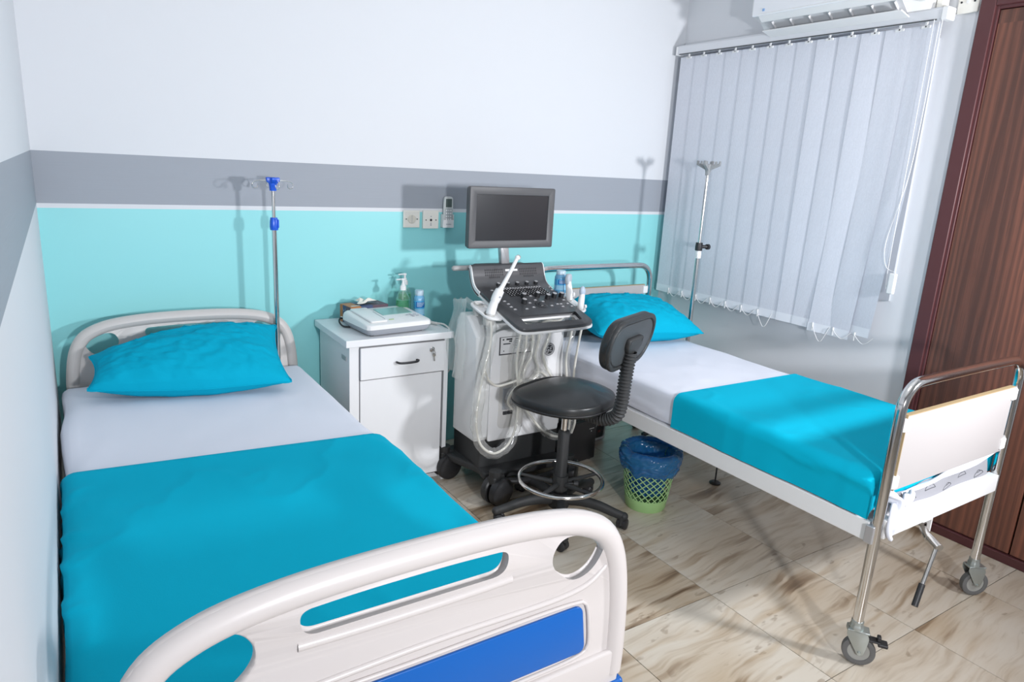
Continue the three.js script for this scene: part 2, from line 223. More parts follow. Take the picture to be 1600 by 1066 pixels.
// ---------------------------------------------------------------- air conditioner, its cable and the box it runs to
{
  const t = thing('air_conditioner', 'white wall-mounted air conditioner with an open louvre above the blind', 'air conditioner');
  const z0 = 0.66, z1 = 1.50, x = W;
  const prof = new THREE.Shape(); prof.moveTo(0, 2.272); prof.lineTo(0.085, 2.268); prof.lineTo(0.098, 2.29); prof.quadraticCurveTo(0.13, 2.33, 0.195, 2.345); prof.lineTo(0.208, 2.352); prof.quadraticCurveTo(0.215, 2.44, 0.19, 2.54); prof.quadraticCurveTo(0.18, 2.565, 0.15, 2.565); prof.lineTo(0, 2.565); prof.closePath();
  const hole = null; const bg = new THREE.ExtrudeGeometry(prof, { depth: z1 - z0, bevelEnabled: true, bevelSize: 0.004, bevelThickness: 0.004, bevelSegments: 2, curveSegments: 8 }); bg.rotateY(0); const bm = new THREE.Matrix4().makeScale(-1, 1, 1); bg.applyMatrix4(bm); const idx = bg.attributes.position; for (let i = 0; i < idx.count; i += 3) for (const nm of ['position', 'normal', 'uv']) { const at = bg.attributes[nm], s = at.itemSize; for (let k = 0; k < s; k++) { const q = at.array[(i + 1) * s + k]; at.array[(i + 1) * s + k] = at.array[(i + 2) * s + k]; at.array[(i + 2) * s + k] = q; } }
  bg.translate(x, 0, z0); bg.computeVertexNormals();
  obj('body', toCreasedNormals(bg, 0.5), M.plastic, t);
  const fp = obj('front_panel', B(0.014, 0.22, z1 - z0 - 0.04, x - 0.212, 2.445, (z0 + z1) / 2 - 0.015, 0.005), mat([0.84, 0.85, 0.88], 0.2), t);
  fp.rotation.z = 0;
  const badge = obj('badge', B(0.003, 0.012, 0.014, x - 0.2205, 2.36, z0 + 0.075, 0.001), mat([0.25, 0.42, 0.7], 0.4), fp);
  obj('outlet', [B(0.11, 0.006, z1 - z0 - 0.14, 0, 0, 0)].map(g => { g.rotateZ(-0.62); g.translate(x - 0.142, 2.306, (z0 + z1) / 2 - 0.02); return g; }), mat([0.62, 0.63, 0.65], 0.6), t);
  for (let i = 0; i < 7; i++) { const g = EX(roundShape([[0, 0], [0.045, 0.03], [0.012, 0.045]], 0.003), 0.004, 0.0008); g.rotateY(0); g.scale(-1, 1, 1); const o = obj('deflector', toCreasedNormals(g, 0.5), mat([0.75, 0.75, 0.76], 0.45, { side: THREE.DoubleSide }), t); o.position.set(x - 0.125, 2.278, z0 + 0.09 + i * 0.105); }
  const lv = obj('louvre', B(0.085, 0.006, z1 - z0 - 0.12, 0, 0, 0, 0.002), M.plastic, t); lv.position.set(x - 0.125, 2.262, (z0 + z1) / 2 - 0.02); lv.rotation.z = -0.25;
  const up = obj('upper_louvre', B(0.05, 0.005, z1 - z0 - 0.12, 0, 0, 0, 0.002), M.plastic, t); up.position.set(x - 0.20, 2.328, (z0 + z1) / 2 - 0.02); up.rotation.z = -0.7;
  obj('end_cover', B(0.20, 0.25, 0.05, x - 0.105, 2.43, z1 - 0.022, 0.018), M.plastic, t);
  obj('pipe_cover', B(0.05, 0.2, 0.03, x - 0.04, 2.35, z1 + 0.022, 0.006), M.offwhite, t);
  tag(obj('power_cable', T([[x - 0.02, 2.262, 1.522], [x - 0.006, 2.25, 1.54], [x - 0.005, 2.262, 1.565], [x - 0.005, 2.285, 1.585]], 0.003, 30, 6), M.offwhite), 'thin beige power cable from the air conditioner to the wall box', 'cable');
  const s = thing('isolator_plate', 'square white wall plate beside the top of the maroon wardrobe frame', 'wall plate');
  obj('plate', B(0.014, 0.088, 0.082, x - 0.007, 2.30, 1.612, 0.004), M.offwhite, s);
  for (const d of [-0.026, 0.026]) { const g = new THREE.CylinderGeometry(0.004, 0.004, 0.003, 12); g.rotateZ(Math.PI / 2); g.translate(x - 0.0148, 2.30, 1.612 + d); obj('screw', g, M.darkMetal, s); }
  const g = new THREE.CylinderGeometry(0.007, 0.007, 0.004, 16); g.rotateZ(Math.PI / 2); g.translate(x - 0.0148, 2.30, 1.612); obj('button', g, M.plastic, s);
}

// ---------------------------------------------------------------- built-in wardrobe
{
  const t = thing('wardrobe', 'built-in dark brown wood-grain wardrobe with maroon frame at the right edge', 'wardrobe');
  const wood = s => dataTex(512, 1024, (u, v) => {
    const w = fbm(u * 4 + s, v * 1.6, s, 4) - 0.5, band = fbm(u * 2.6 + s, v * 0.35, s + 3, 3), uu = u + w * 0.16;
    const rings = 0.5 + 0.5 * Math.sin((uu * 16 + 4.5 * fbm(u * 2.2, v * 1.1, s + 5, 3)) * 6.283), fine = fbm(u * 150, v * 7, s + 8, 3), pore = sm(0.60, 0.8, fbm(u * 230, v * 22, s + 1, 2));
    let k = 0.12 + 0.55 * sm(0.3, 0.66, band) + 0.38 * (rings - 0.5) + (fine - 0.5) * 0.45 - pore * 0.25; k = Math.min(1, Math.max(0, k));
    return [80 + 62 * k, 53 + 36 * k, 45 + 25 * k];
  });
  const w1 = mat([1, 1, 1], 0.45, { map: wood(2.3) }), w2 = mat([1, 1, 1], 0.45, { map: wood(9.1) });
  const X = W;
  obj('frame', [BB(X - 0.022, X + 0.05, 0, CY1, CZ0, CZ0 + 0.06, 0.004), BB(X - 0.022, X + 0.05, 0, CY1, CZ1 - 0.06, CZ1, 0.004), BB(X - 0.022, X + 0.05, CY1 - 0.032, CY1, CZ0 + 0.06, CZ1 - 0.06, 0.004), BB(X - 0.018, X + 0.05, 0, 0.04, CZ0 + 0.055, CZ1 - 0.055, 0.004), BB(X - 0.012, X + 0.05, 0.035, CY1 - 0.03, CZ0 + 0.055, CZ0 + 0.072, 0.003), BB(X - 0.012, X + 0.05, CY1 - 0.045, CY1 - 0.03, CZ0 + 0.07, CZ1 - 0.07, 0.003)], M.maroon, t);
  const doorG = (z0, z1, m) => { const g = BB(X - 0.004, X + 0.016, 0.044, CY1 - 0.048, z0, z1, 0.002); const p = g.attributes.position, uv = g.attributes.uv; for (let i = 0; i < p.count; i++) uv.setXY(i, (p.getZ(i) - z0) / 0.5, p.getY(i) / 2.2); return obj('door', g, m, t); };
  doorG(CZ0 + 0.074, 2.219, w1); doorG(2.226, CZ1 - 0.074, w2);
  obj('carcass', [BB(X + 0.45, X + 0.47, 0, CY1, CZ0, CZ1), BB(X + 0.05, X + 0.46, 0, CY1, CZ0 - 0.0, CZ0 + 0.02), BB(X + 0.05, X + 0.46, 0, CY1, CZ1 - 0.02, CZ1), BB(X + 0.05, X + 0.46, CY1 - 0.02, CY1, CZ0, CZ1)], M.maroon, t);
}

// ---------------------------------------------------------------- the hospital bed by the left wall
const wr2 = (x, y, z, s, f) => (fbm(x * f + s, y * f + s * 2, z * f, 4) - 0.5);
const ridge = (x, z, s) => { const a = fbm(x * 3 + s, z * 3, s, 3); return Math.pow(1 - Math.min(1, Math.abs(a - 0.5) * 7), 2); };
{
  const t = thing('hospital_bed', 'large hospital bed with moulded cream headboard and footboard along the left wall', 'bed');
  // one moulded end board, centre x = 0, arch top at y = top
  function board(parent, name, cx, top, half, z, front) {
    const g = grp(name, parent, [cx, top, z], front ? 0 : Math.PI), k = half / 0.47;
    const rt = [[0, 0], [0.17, -0.004], [0.29, -0.018], [0.365, -0.042], [0.415, -0.078], [0.448, -0.142], [0.465, -0.24], [0.470, -0.36], [0.468, -0.42]].map(([x, y]) => [x * k, y]);
    const sp = new THREE.SplineCurve([...rt.slice(1).reverse().map(([x, y]) => new THREE.Vector2(-x, y)), ...rt.map(p => new THREE.Vector2(...p))]).getSpacedPoints(90);
    const sh = new THREE.Shape(); sp.forEach((q, i) => i ? sh.lineTo(q.x, q.y) : sh.moveTo(q.x, q.y)); sh.lineTo(0.455 * k, -0.47); sh.lineTo(-0.455 * k, -0.47); sh.closePath();
    const slot = roundShape([[-0.205 * k, -0.056, 0.03], [-0.1 * k, -0.051, 0.05], [0.06 * k, -0.051, 0.05], [0.178 * k, -0.056, 0.03], [0.170 * k, -0.114, 0.035], [-0.197 * k, -0.112, 0.03]], 0.03, true); sh.holes.push(slot);
    const hr = m => roundShape([[0.258 * k, -0.098, 0.03], [0.286 * k, -0.062, 0.03], [0.380 * k, -0.078, 0.025], [0.406 * k, -0.098, 0.02], [0.376 * k, -0.162, 0.05], [0.318 * k, -0.180, 0.03], [0.264 * k, -0.136, 0.03]].map(p => [p[0] * m, p[1], p[2]]), 0.03, true);
    sh.holes.push(hr(1)); sh.holes.push(hr(-1));
    const web = EX(sh, 0.020, 0.006, 4, 12); web.translate(0, 0, -0.010);
    const lip = CR(sp.map((q, i) => { const A = sp[Math.max(0, i - 2)], Bq = sp[Math.min(sp.length - 1, i + 2)], dx = Bq.x - A.x, dy = Bq.y - A.y, l = Math.hypot(dx, dy); return [q.x + dy / l * 0.0245, q.y - dx / l * 0.0245, 0]; }));
    const rail = SW(lip, 110, tt => 0.0245, 18); const rp = rail.attributes.position; for (let i = 0; i < rp.count; i++) rp.setZ(i, rp.getZ(i) * 0.98 + 0.001); rail.computeVertexNormals();
    const lower = T([[-0.20 * k, -0.121, 0.006], [-0.1 * k, -0.124, 0.006], [0.1 * k, -0.124, 0.006], [0.178 * k, -0.122, 0.006]], 0.009, 40, 10);
    obj('shell', [web, rail, lower, EX(roundShape([[-0.46 * k, -0.36], [0.46 * k, -0.36], [0.45 * k, -0.47], [-0.45 * k, -0.47]], 0.01), 0.046, 0.006).translate(0, 0, -0.026)], front ? M.cream : M.creamGrey, g);
    obj('panel_rim', T([[-0.355, -0.232, 0.0125], [-0.36, -0.28, 0.0125], [-0.352, -0.338, 0.0125], [-0.33, -0.345, 0.0125], [0, -0.345, 0.0125], [0.34, -0.345, 0.0125], [0.366, -0.335, 0.0125], [0.366, -0.28, 0.0125], [0.352, -0.226, 0.0125], [0.33, -0.220, 0.0125], [0, -0.218, 0.0125], [-0.34, -0.222, 0.0125]], 0.004, 120, 8, true), front ? M.cream : M.creamGrey, g);
    obj('ridge', T([[-0.40 * k, -0.205, 0.010], [0, -0.193, 0.010], [0.30 * k, -0.196, 0.010], [0.36 * k, -0.185, 0.010], [0.40 * k, -0.16, 0.008]], 0.006, 60, 8), front ? M.cream : M.creamGrey, g);
    obj('blue_panel', EX(roundShape([[-0.350, -0.338], [-0.350, -0.228], [0.345, -0.228], [0.360, -0.338]], 0.02), 0.006, 0.002).translate(0, 0, 0.0095), M.blue, g);
    for (const s of [-1, 1]) obj('corner_bumper', B(0.05, 0.075, 0.055, s * 0.444 * k, -0.473, 0, 0.012), M.blue, g);
    return g;
  }
  board(t, 'footboard', 0.518, 0.949, 0.470, 2.352, true);
  board(t, 'headboard', 0.488, 0.872, 0.458, 0.125, false);
  obj('frame', [BB(0.05, 0.09, 0.40, 0.46, 0.14, 2.33, 0.004), BB(0.88, 0.92, 0.40, 0.46, 0.14, 2.33, 0.004), ...[0.16, 0.75, 1.4, 2.3].map(z => BB(0.08, 0.89, 0.41, 0.45, z - 0.02, z + 0.02, 0.003)), BB(0.06, 0.91, 0.45, 0.468, 0.17, 2.31, 0.003)], M.plasticGrey, t);
  for (const z of [0.28, 2.18]) for (const x of [0.09, 0.88]) { const l = obj('leg', BB(x - 0.025, x + 0.025, 0.13, 0.41, z - 0.025, z + 0.025, 0.004), M.plasticGrey, t); const wg = new THREE.CylinderGeometry(0.06, 0.06, 0.03, 24); wg.rotateZ(Math.PI / 2); wg.translate(x, 0.061, z); obj('wheel', wg, M.rubber, l); obj('fork', BB(x - 0.022, x + 0.022, 0.115, 0.14, z - 0.03, z + 0.03, 0.004), M.zinc, l); }

  const my = 0.60, mh = 0.125, mx0 = 0.016, mx1 = 0.945, mz0 = 0.165, mz1 = 2.315;
  const mg = softBox(mx1 - mx0, mh, mz1 - mz0, 0.032, 0.022, (x, y, z, d) => 0.004 * wr2(x, y, z, 3, 3.5) * 2 + 0.0035 * ridge(x * 1.4, z * 0.7, 5) * (Math.abs(d.y) > 0.6 ? 0.6 : 1.2) + (x < -0.43 ? 0.006 * Math.sin(z * 9) : 0));
  mg.translate((mx0 + mx1) / 2, my - mh / 2, (mz0 + mz1) / 2);
  tag(obj('mattress', mg, M.sheet), 'mattress in a white sheet on the large cream-boarded bed', 'mattress');
}
// a folded cloth laid over a mattress: profile across x, running along z
function drape(x0, x1, ytop, r, drop, z0f, z1, n, noise, endDrop = 0) {
  const prof = [], nx = n, hw = (x1 - x0) / 2, cx = (x0 + x1) / 2, Lt = drop * 2 + (hw - r) * 2 + Math.PI * r;
  for (let i = 0; i <= nx; i++) {
    let s = i / nx * Lt; let p;
    if (s < drop) p = [x0, ytop - r - drop + s, -1, 0];
    else if ((s -= drop) < Math.PI * r / 2) { const a = s / r; p = [x0 + r - Math.cos(a) * r, ytop - r + Math.sin(a) * r, -Math.cos(a), Math.sin(a)]; }
    else if ((s -= Math.PI * r / 2) < 2 * (hw - r)) p = [x0 + r + s, ytop, 0, 1];
    else if ((s -= 2 * (hw - r)) < Math.PI * r / 2) { const a = s / r; p = [x1 - r + Math.sin(a) * r, ytop - r + Math.cos(a) * r, Math.sin(a), Math.cos(a)]; }
    else { s -= Math.PI * r / 2; p = [x1, ytop - r - s, 1, 0]; }
    prof.push(p);
  }
  const nz = Math.round(n * 0.9);
  const surf = off => (u, v) => {
    const p = prof[Math.round(u * nx)], q = (p[0] - x0) / (x1 - x0), za = z0f(q), zl = z1 - za + endDrop; let s = v * zl, z, dy = 0;
    const flat = z1 - za - 0.03; if (s < flat) z = za + s; else { const a = Math.min(Math.PI / 2, (s - flat) / 0.03); z = z1 - 0.03 + Math.sin(a) * 0.03; dy = (1 - Math.cos(a)) * 0.03 + Math.max(0, s - flat - 0.03 * Math.PI / 2); if (!endDrop) { z = za + s; dy = 0; } }
    const edge = sm(0, 0.03, s), h = off + (noise(p[0], p[1], z, p[3]) * edge);
    return [p[0] + p[2] * h, Math.max(p[1] + p[3] * h - dy, ytop - r - drop - 0.001), z + (dy > 0 ? h * 0.5 : 0), q * (x1 - x0), z];
  };
  const outer = gridGeo(nx, nz, (u, v) => surf(0.009)(u, v)), inner = gridGeo(nx, nz, (u, v) => surf(0.004)(1 - u, v)), fo = surf(0.009), fi = surf(0.004);
  const lip = gridGeo(nx, 1, (u, v) => v ? fo(u, 0) : fi(u, 0));
  return merge([outer, inner, lip]);
}
tag(obj('draw_sheet', drape(0.013, 0.949, 0.6015, 0.034, 0.075, q => 1.045 + 0.085 * q, 2.30, 110, (x, y, z, up) => 0.006 * wr2(x, y, z, 21, 3) + 0.004 * ridge(x * 1.2 - z * 0.8, z * 0.9 + x, 12) + (up < 0.4 ? 0.004 * Math.sin(z * 14) : 0) + 0.008 + 0.010 * sm(0.1, 0.0, x) * ridge(x * 3, z * 2.2, 31) - (x < 0.1 && up < 0.5 ? 0.016 : 0)), M.blanket), 'turquoise sheet across the foot half of the large cream-boarded bed', 'sheet');

// ---------------------------------------------------------------- pillows
function pillowGeo(w, d, h, s, taper = 0) {
  const f = sgn => (u, v) => {
    const a = u * 2 - 1, b = v * 2 - 1, pinch = 1 - 0.055 * (1 - Math.abs(a) ** 2) * Math.abs(b) ** 3, pinch2 = 1 - 0.07 * (1 - Math.abs(b) ** 2) * Math.abs(a) ** 3;
    const e = (1 - Math.abs(a) ** 2.6) * (1 - Math.abs(b) ** 2.4), th = h / 2 * Math.pow(Math.max(0, e), 0.52);
    const cr = Math.pow(Math.max(0, e), 0.25) * (0.017 * (fbm(a * 2 + s, b * 2, s, 4) - 0.5) + 0.009 * ridge(a * 1.0 + b * 0.5 + s, b * 0.9 - a * 0.4, s + 3) + 0.006 * ridge(a * 2.2 - b + s, b * 1.2 + a, s + 8)) + 0.004 * (1 - Math.abs(e)) * Math.sin(a * 17 + s) * Math.max(0, e) ** 0.3;
    const tp = 1 - taper * Math.max(0, -a + 0.2) ** 1.4;
    return [a * w / 2 * pinch2, (sgn * th + (sgn > 0 ? cr : cr * 0.3)) * (1 - (1 - tp) * 0.4), b * d / 2 * pinch * tp + (1 - tp) * d * 0.1, a * w / 2, b * d / 2];
  };
  const top = gridGeo(64, 44, (u, v) => f(1)(1 - u, v)), bot = gridGeo(64, 44, f(-1));
  const seamP = []; for (let i = 0; i < 40; i++) { const q = i / 40 * 4, k = Math.floor(q), m = q - k; const uv = [[m, 0], [1, m], [1 - m, 1], [0, 1 - m]][k]; const p = f(1)(...uv); seamP.push([p[0], 0, p[2]]); }
  return { body: merge([top, bot]), seam: T(seamP, 0.0028, 160, 6, true) };
}
{
  const p = pillowGeo(0.71, 0.41, 0.19, 1.7, 0.38), t = thing('pillow', 'plump turquoise pillow leaning on the cream moulded headboard', 'pillow', [0.462, 0.712, 0.345], -0.10);
  const a = grp('pillow_body', t), b = obj('cover', p.body, M.pillow, a), c = obj('seam', p.seam, M.pillow, a); a.rotation.set(0.36, 0, 0.03);
  const q = pillowGeo(0.68, 0.44, 0.21, 8.3), t2 = thing('pillow', 'turquoise pillow at the head of the chrome-framed bed', 'pillow', [2.655, 0.762, 0.505], -0.12);
  const a2 = grp('pillow_body', t2); obj('cover', q.body, M.pillow, a2); obj('seam', q.seam, M.pillow, a2); a2.rotation.set(0.18, 0, -0.05);
}

// ---------------------------------------------------------------- drip stand at the moulded bed
{
  const t = thing('drip_stand', 'chrome drip stand with blue four-hook head at the cream-boarded bed', 'drip stand', [0.846, 0, 0.172]);
  obj('lower_pole', C([0, 0.30, 0], [0, 1.22, 0], 0.0105), M.chrome, t); obj('upper_pole', C([0, 1.2, 0], [0, 1.40, 0], 0.0075), M.chrome, t);
  obj('bracket', [BB(0.0, 0.05, 0.41, 0.44, -0.02, 0.02, 0.004), C([0, 0.40, 0], [0, 0.46, 0], 0.016)], M.zinc, t);
  obj('clamp', [L([[0.0, 1.212], [0.0165, 1.212], [0.0185, 1.225], [0.0175, 1.25], [0.0145, 1.265], [0, 1.265]]), B(0.007, 0.035, 0.012, 0.014, 1.24, 0.012, 0.002), B(0.006, 0.045, 0.005, 0.002, 1.238, 0.017, 0.002)], M.bluePlastic, t, 'blue plastic height clamp');
  obj('hook_head', [L([[0, 1.378], [0.014, 1.378], [0.016, 1.40], [0.018, 1.41], [0.018, 1.43], [0, 1.43]]), EX(roundShape([[-0.028, 0], [0.028, 0], [0.027, -0.018], [0.015, -0.026], [-0.015, -0.026], [-0.027, -0.018]], 0.004), 0.022, 0.003).translate(0, 1.434, -0.011), EX(roundShape([[-0.028, 0], [0.028, 0], [0.027, -0.018], [0.015, -0.026], [-0.015, -0.026], [-0.027, -0.018]], 0.004), 0.022, 0.003).translate(0, 1.434, -0.011).rotateY(Math.PI / 2)], M.bluePlastic, t, 'blue plastic hook head');
  for (let k = 0; k < 4; k++) { const g = T([[0.02, 1.421, 0], [0.05, 1.421, 0], [0.066, 1.419, 0.002], [0.081, 1.412, 0.004], [0.087, 1.402, 0.005], [0.082, 1.391, 0.006], [0.070, 1.388, 0.008], [0.061, 1.394, 0.010], [0.060, 1.405, 0.012]], 0.0019, 40, 7); g.rotateY(k * Math.PI / 2 + 0.12); obj('hook', g, M.chrome, t); }
}

// ---------------------------------------------------------------- the chrome-framed bed by the window
const BX0 = 2.155, BX1 = 2.945, BZ0 = 0.325, BZ1 = 2.25;
{
  const t = thing('hospital_bed', 'white hospital bed with bent chrome tube ends and white boards by the window', 'bed');
  function uTube(z, top, r, yb, x0 = BX0) { const q = [], x1 = BX1, R = 0.085; q.push([x0, yb, z]); q.push([x0, (yb + top) / 2, z]); for (let i = 0; i <= 8; i++) { const a = i / 8 * Math.PI / 2; q.push([x0 + R - Math.cos(a) * R, top - R + Math.sin(a) * R, z]); } for (let i = 0; i <= 8; i++) { const a = i / 8 * Math.PI / 2; q.push([x1 - R + Math.sin(a) * R, top - R + Math.cos(a) * R, z]); } q.push([x1, (yb + top) / 2, z]); q.push([x1, yb, z]); return T(q, r, 150, 18); }
  obj('foot_tube', uTube(BZ1, 0.966, 0.0165, 0.155), M.chrome, t); obj('head_tube', uTube(BZ0, 1.018, 0.0165, 0.155, BX0 - 0.035), M.chrome, t);
  const brd = (nm, z, y0, y1) => {
    const g = grp(nm, t); obj('board', B(BX1 - BX0 - 0.075, y1 - y0, 0.015, (BX0 + BX1) / 2, (y0 + y1) / 2, z, 0.002), mat([0.43, 0.405, 0.40], 0.45), g);
    obj('edge_strip', [B(BX1 - BX0 - 0.074, 0.003, 0.016, (BX0 + BX1) / 2, y1, z), B(0.003, y1 - y0, 0.016, BX0 + 0.037, (y0 + y1) / 2, z)], mat([0.36, 0.26, 0.14], 0.6), g);
    for (const x of [BX0 + 0.026, BX1 - 0.026]) for (const y of [y0 + 0.03, y1 - 0.03]) obj('clip', [B(0.034, 0.042, 0.028, x + (x < 2.5 ? 0.008 : -0.008), y, z, 0.005)], M.plastic, g);
  };
  brd('foot_board', BZ1, 0.615, 0.865); brd('head_board', BZ0, 0.62, 0.905);
  obj('side_rail', BB(BX0 - 0.012, BX0 + 0.022, 0.438, 0.506, BZ0 + 0.01, BZ1 - 0.02, 0.003), M.plastic, t); obj('side_rail', BB(BX1 - 0.022, BX1 + 0.012, 0.438, 0.506, BZ0 + 0.01, BZ1 - 0.02, 0.003), M.plastic, t);
  obj('end_rail', BB(BX0 + 0.018, BX1 - 0.018, 0.455, 0.520, BZ1 - 0.018, BZ1 + 0.018, 0.003), M.plastic, t); obj('end_rail', BB(BX0 + 0.018, BX1 - 0.018, 0.455, 0.520, BZ0 - 0.018, BZ0 + 0.018, 0.003), M.plastic, t);
  obj('mattress_base', [BB(BX0 + 0.02, BX1 - 0.02, 0.488, 0.500, BZ0 + 0.03, BZ1 - 0.03), ...[0.7, 1.2, 1.7].map(z => BB(BX0 + 0.02, BX1 - 0.02, 0.45, 0.488, z - 0.015, z + 0.015))], M.plastic, t);
  for (const [x, z] of [[BX0, BZ1], [BX1, BZ1], [BX0 - 0.03, BZ0], [BX1, BZ0]]) for (const dy of [0]) obj('socket', BB(x - 0.024, x + 0.024, 0.44, 0.50, z - 0.024, z + 0.004, 0.003), M.silver, t);
  // swivel castors
  function castor(x, z, turn, brake) {
    const c = grp('castor', t, [x, 0, z], turn);
    obj('stem', [L([[0, 0.122], [0.016, 0.122], [0.022, 0.128], [0.022, 0.140], [0.019, 0.146], [0.019, 0.158], [0, 0.158]])], M.zinc, c);
    const fk = roundShape([[-0.026, 0.130], [0.030, 0.130], [0.040, 0.112], [0.036, 0.072], [0.030, 0.043], [0.014, 0.043], [-0.012, 0.085], [-0.028, 0.112]], 0.008);
    obj('fork', [EX(fk, 0.003, 0.0008).translate(0, 0, 0.018), EX(fk, 0.003, 0.0008).translate(0, 0, -0.021), BB(-0.027, 0.040, 0.122, 0.130, -0.021, 0.021, 0.003)], M.zinc, c);
    const wc = g => { g.rotateX(Math.PI / 2); g.translate(0.018, 0.0515, 0); return g; };
    obj('wheel', wc(L([[0.034, -0.011], [0.044, -0.013], [0.050, -0.010], [0.0515, 0], [0.050, 0.010], [0.044, 0.013], [0.034, 0.011], [0.034, -0.011]], 0, 0, 0, 40)), mat([0.13, 0.13, 0.13], 0.6), c);
    obj('hub', wc(L([[0, -0.014], [0.010, -0.014], [0.012, -0.008], [0.035, -0.009], [0.035, 0.009], [0.012, 0.008], [0.010, 0.014], [0, 0.014]], 0, 0, 0, 32)), mat([0.34, 0.34, 0.32], 0.5), c);
    obj('axle', wc(new THREE.CylinderGeometry(0.006, 0.006, 0.048, 6)), M.zinc, c);
    if (brake) obj('brake_pedal', [BB(0.03, 0.075, 0.098, 0.104, -0.016, 0.016, 0.002), B(0.03, 0.012, 0.034, 0.083, 0.094, 0, 0.004), B(0.012, 0.016, 0.02, 0.07, 0.112, 0, 0.003)], M.black, c);
  }
  castor(BX0, BZ1, -0.95, true); castor(BX1, BZ1, -0.55 , false); castor(BX0 - 0.035, BZ0, 1.2, true); castor(BX1, BZ0, 0.6, false);
  // crank
  const k = grp('crank', t);
  obj('bracket', [BB(2.415, 2.475, 0.405, 0.457, 2.215, 2.222, 0.002), BB(2.415, 2.475, 0.452, 0.458, 2.215, 2.268, 0.002), BB(2.472, 2.478, 0.405, 0.457, 2.215, 2.268, 0.002)], M.plastic, k);
  obj('shaft', [C([2.445, 0.43, 2.0], [2.445, 0.43, 2.262], 0.009), C([2.445, 0.43, 2.226], [2.445, 0.43, 2.262], 0.014), C([2.435, 0.425, 2.262], [2.40, 0.415, 2.30], 0.012), C([2.41, 0.418, 2.29], [2.382, 0.408, 2.345], 0.0135)], M.steel, k);
  obj('handle', C([2.386, 0.412, 2.335], [2.297, 0.292, 2.352], 0.0065), M.steel, k); obj('grip', C([2.305, 0.304, 2.350], [2.262, 0.243, 2.36], 0.0098), M.black, k);
}
{
  const x0 = BX0 + 0.004, x1 = BX1 - 0.004, z0 = BZ0 + 0.02, z1 = BZ1 - 0.045, h = 0.142, yt = 0.648;
  const mg = softBox(x1 - x0, h, z1 - z0, 0.028, 0.022, (x, y, z, d) => 0.006 * wr2(x, y, z, 13, 3) + 0.004 * ridge(x * 1.2, z * 0.8, 25) + (Math.abs(d.y) < 0.7 ? 0.008 * ridge(z * 0.6 + y * 5, y * 6 - z * 0.5, 41) : 0));
  mg.translate((x0 + x1) / 2, yt - h / 2, (z0 + z1) / 2);
  const m = thing('mattress', 'thin mattress in a white sheet on the chrome-framed bed', 'mattress'); obj('sheet', mg, M.sheet, m);
  // the underlay and bunched sheet that show under the foot board
  const print = canvasTex(512, 64, (c, w, h2) => { c.fillStyle = '#b9b9bd'; c.fillRect(0, 0, w, h2); c.strokeStyle = '#3a3a40'; c.lineWidth = 2; for (let i = 0; i < 6; i++) { const x = 40 + i * 85, y = 30 + (i % 2) * 14; c.beginPath(); c.moveTo(x - 22, y + 8); c.quadraticCurveTo(x - 14, y - 10, x, y - 6); c.quadraticCurveTo(x + 16, y - 14, x + 24, y + 2); c.lineTo(x - 22, y + 8); c.moveTo(x - 6, y - 8); c.quadraticCurveTo(x + 2, y - 18, x + 12, y - 8); c.stroke(); } });
  obj('underlay', gridGeo(40, 4, (u, v) => [x0 + 0.05 + u * (x1 - x0 - 0.1), 0.578 - v * 0.062 + 0.004 * Math.sin(u * 20), BZ1 - 0.022 + 0.010 * v + 0.004 * Math.sin(u * 13 + v * 2), u, 1 - v]), mat([0.6, 0.6, 0.62], 0.85, { map: print, side: THREE.DoubleSide }), m);
  obj('sheet_fold', [SW(CR([[2.30, 0.570, 2.232], [2.45, 0.575, 2.236], [2.62, 0.592, 2.24], [2.78, 0.598, 2.238], [2.92, 0.605, 2.235]]), 60, (a, b) => 0.004 + 0.014 * Math.sin(a * 2.6) * (0.6 + 0.4 * Math.sin(b * 2 + a * 9)), 12),
    SW(CR([[2.19, 0.60, 2.235], [2.225, 0.575, 2.262], [2.20, 0.535, 2.272], [2.185, 0.49, 2.272], [2.21, 0.452, 2.268]]), 50, (a, b) => 0.020 * (0.75 + 0.35 * Math.sin(b * 3 + a * 8)) * (a < 0.1 ? 0.4 + a * 6 : 1) * (a > 0.92 ? (1 - a) * 11 + 0.1 : 1), 16),
    SW(CR([[2.205, 0.555, 2.262], [2.25, 0.565, 2.268], [2.29, 0.575, 2.262], [2.33, 0.575, 2.245]]), 40, (a, b) => 0.015 * (0.75 + 0.4 * Math.sin(b * 2 + a * 11)) * (a > 0.9 ? (1 - a) * 9 + 0.1 : 1), 14)], M.sheet, m);
  tag(obj('draw_sheet', drape(x0 - 0.004, x1 + 0.004, yt + 0.002, 0.030, 0.108, q => 1.355 + 0.02 * q, BZ1 - 0.035, 100, (x, y, z, up) => 0.005 * wr2(x, y, z, 51, 3) + 0.003 * ridge(x * 1.2, z, 42) + (up < 0.4 ? 0.003 * Math.sin(z * 12) + 0.012 * ridge(z * 0.8, y * 3, 8) * sm(1.7, 2.2, z) : 0), M ? 0.10 : 0), M.blanket), 'turquoise sheet across the foot of the chrome-framed bed', 'sheet');
}
// levelling foot standing under that bed
{
  const t = thing('levelling_foot', 'small black disc foot with a thin threaded rod on the floor under the chrome-framed bed', 'foot', [2.80, 0, 1.10]);
  obj('disc', L([[0, 0], [0.028, 0], [0.029, 0.006], [0.020, 0.012], [0.006, 0.014], [0, 0.014]]), M.black, t); obj('rod', C([0, 0.01, 0], [0, 0.49, 0], 0.004), M.darkMetal, t);
}
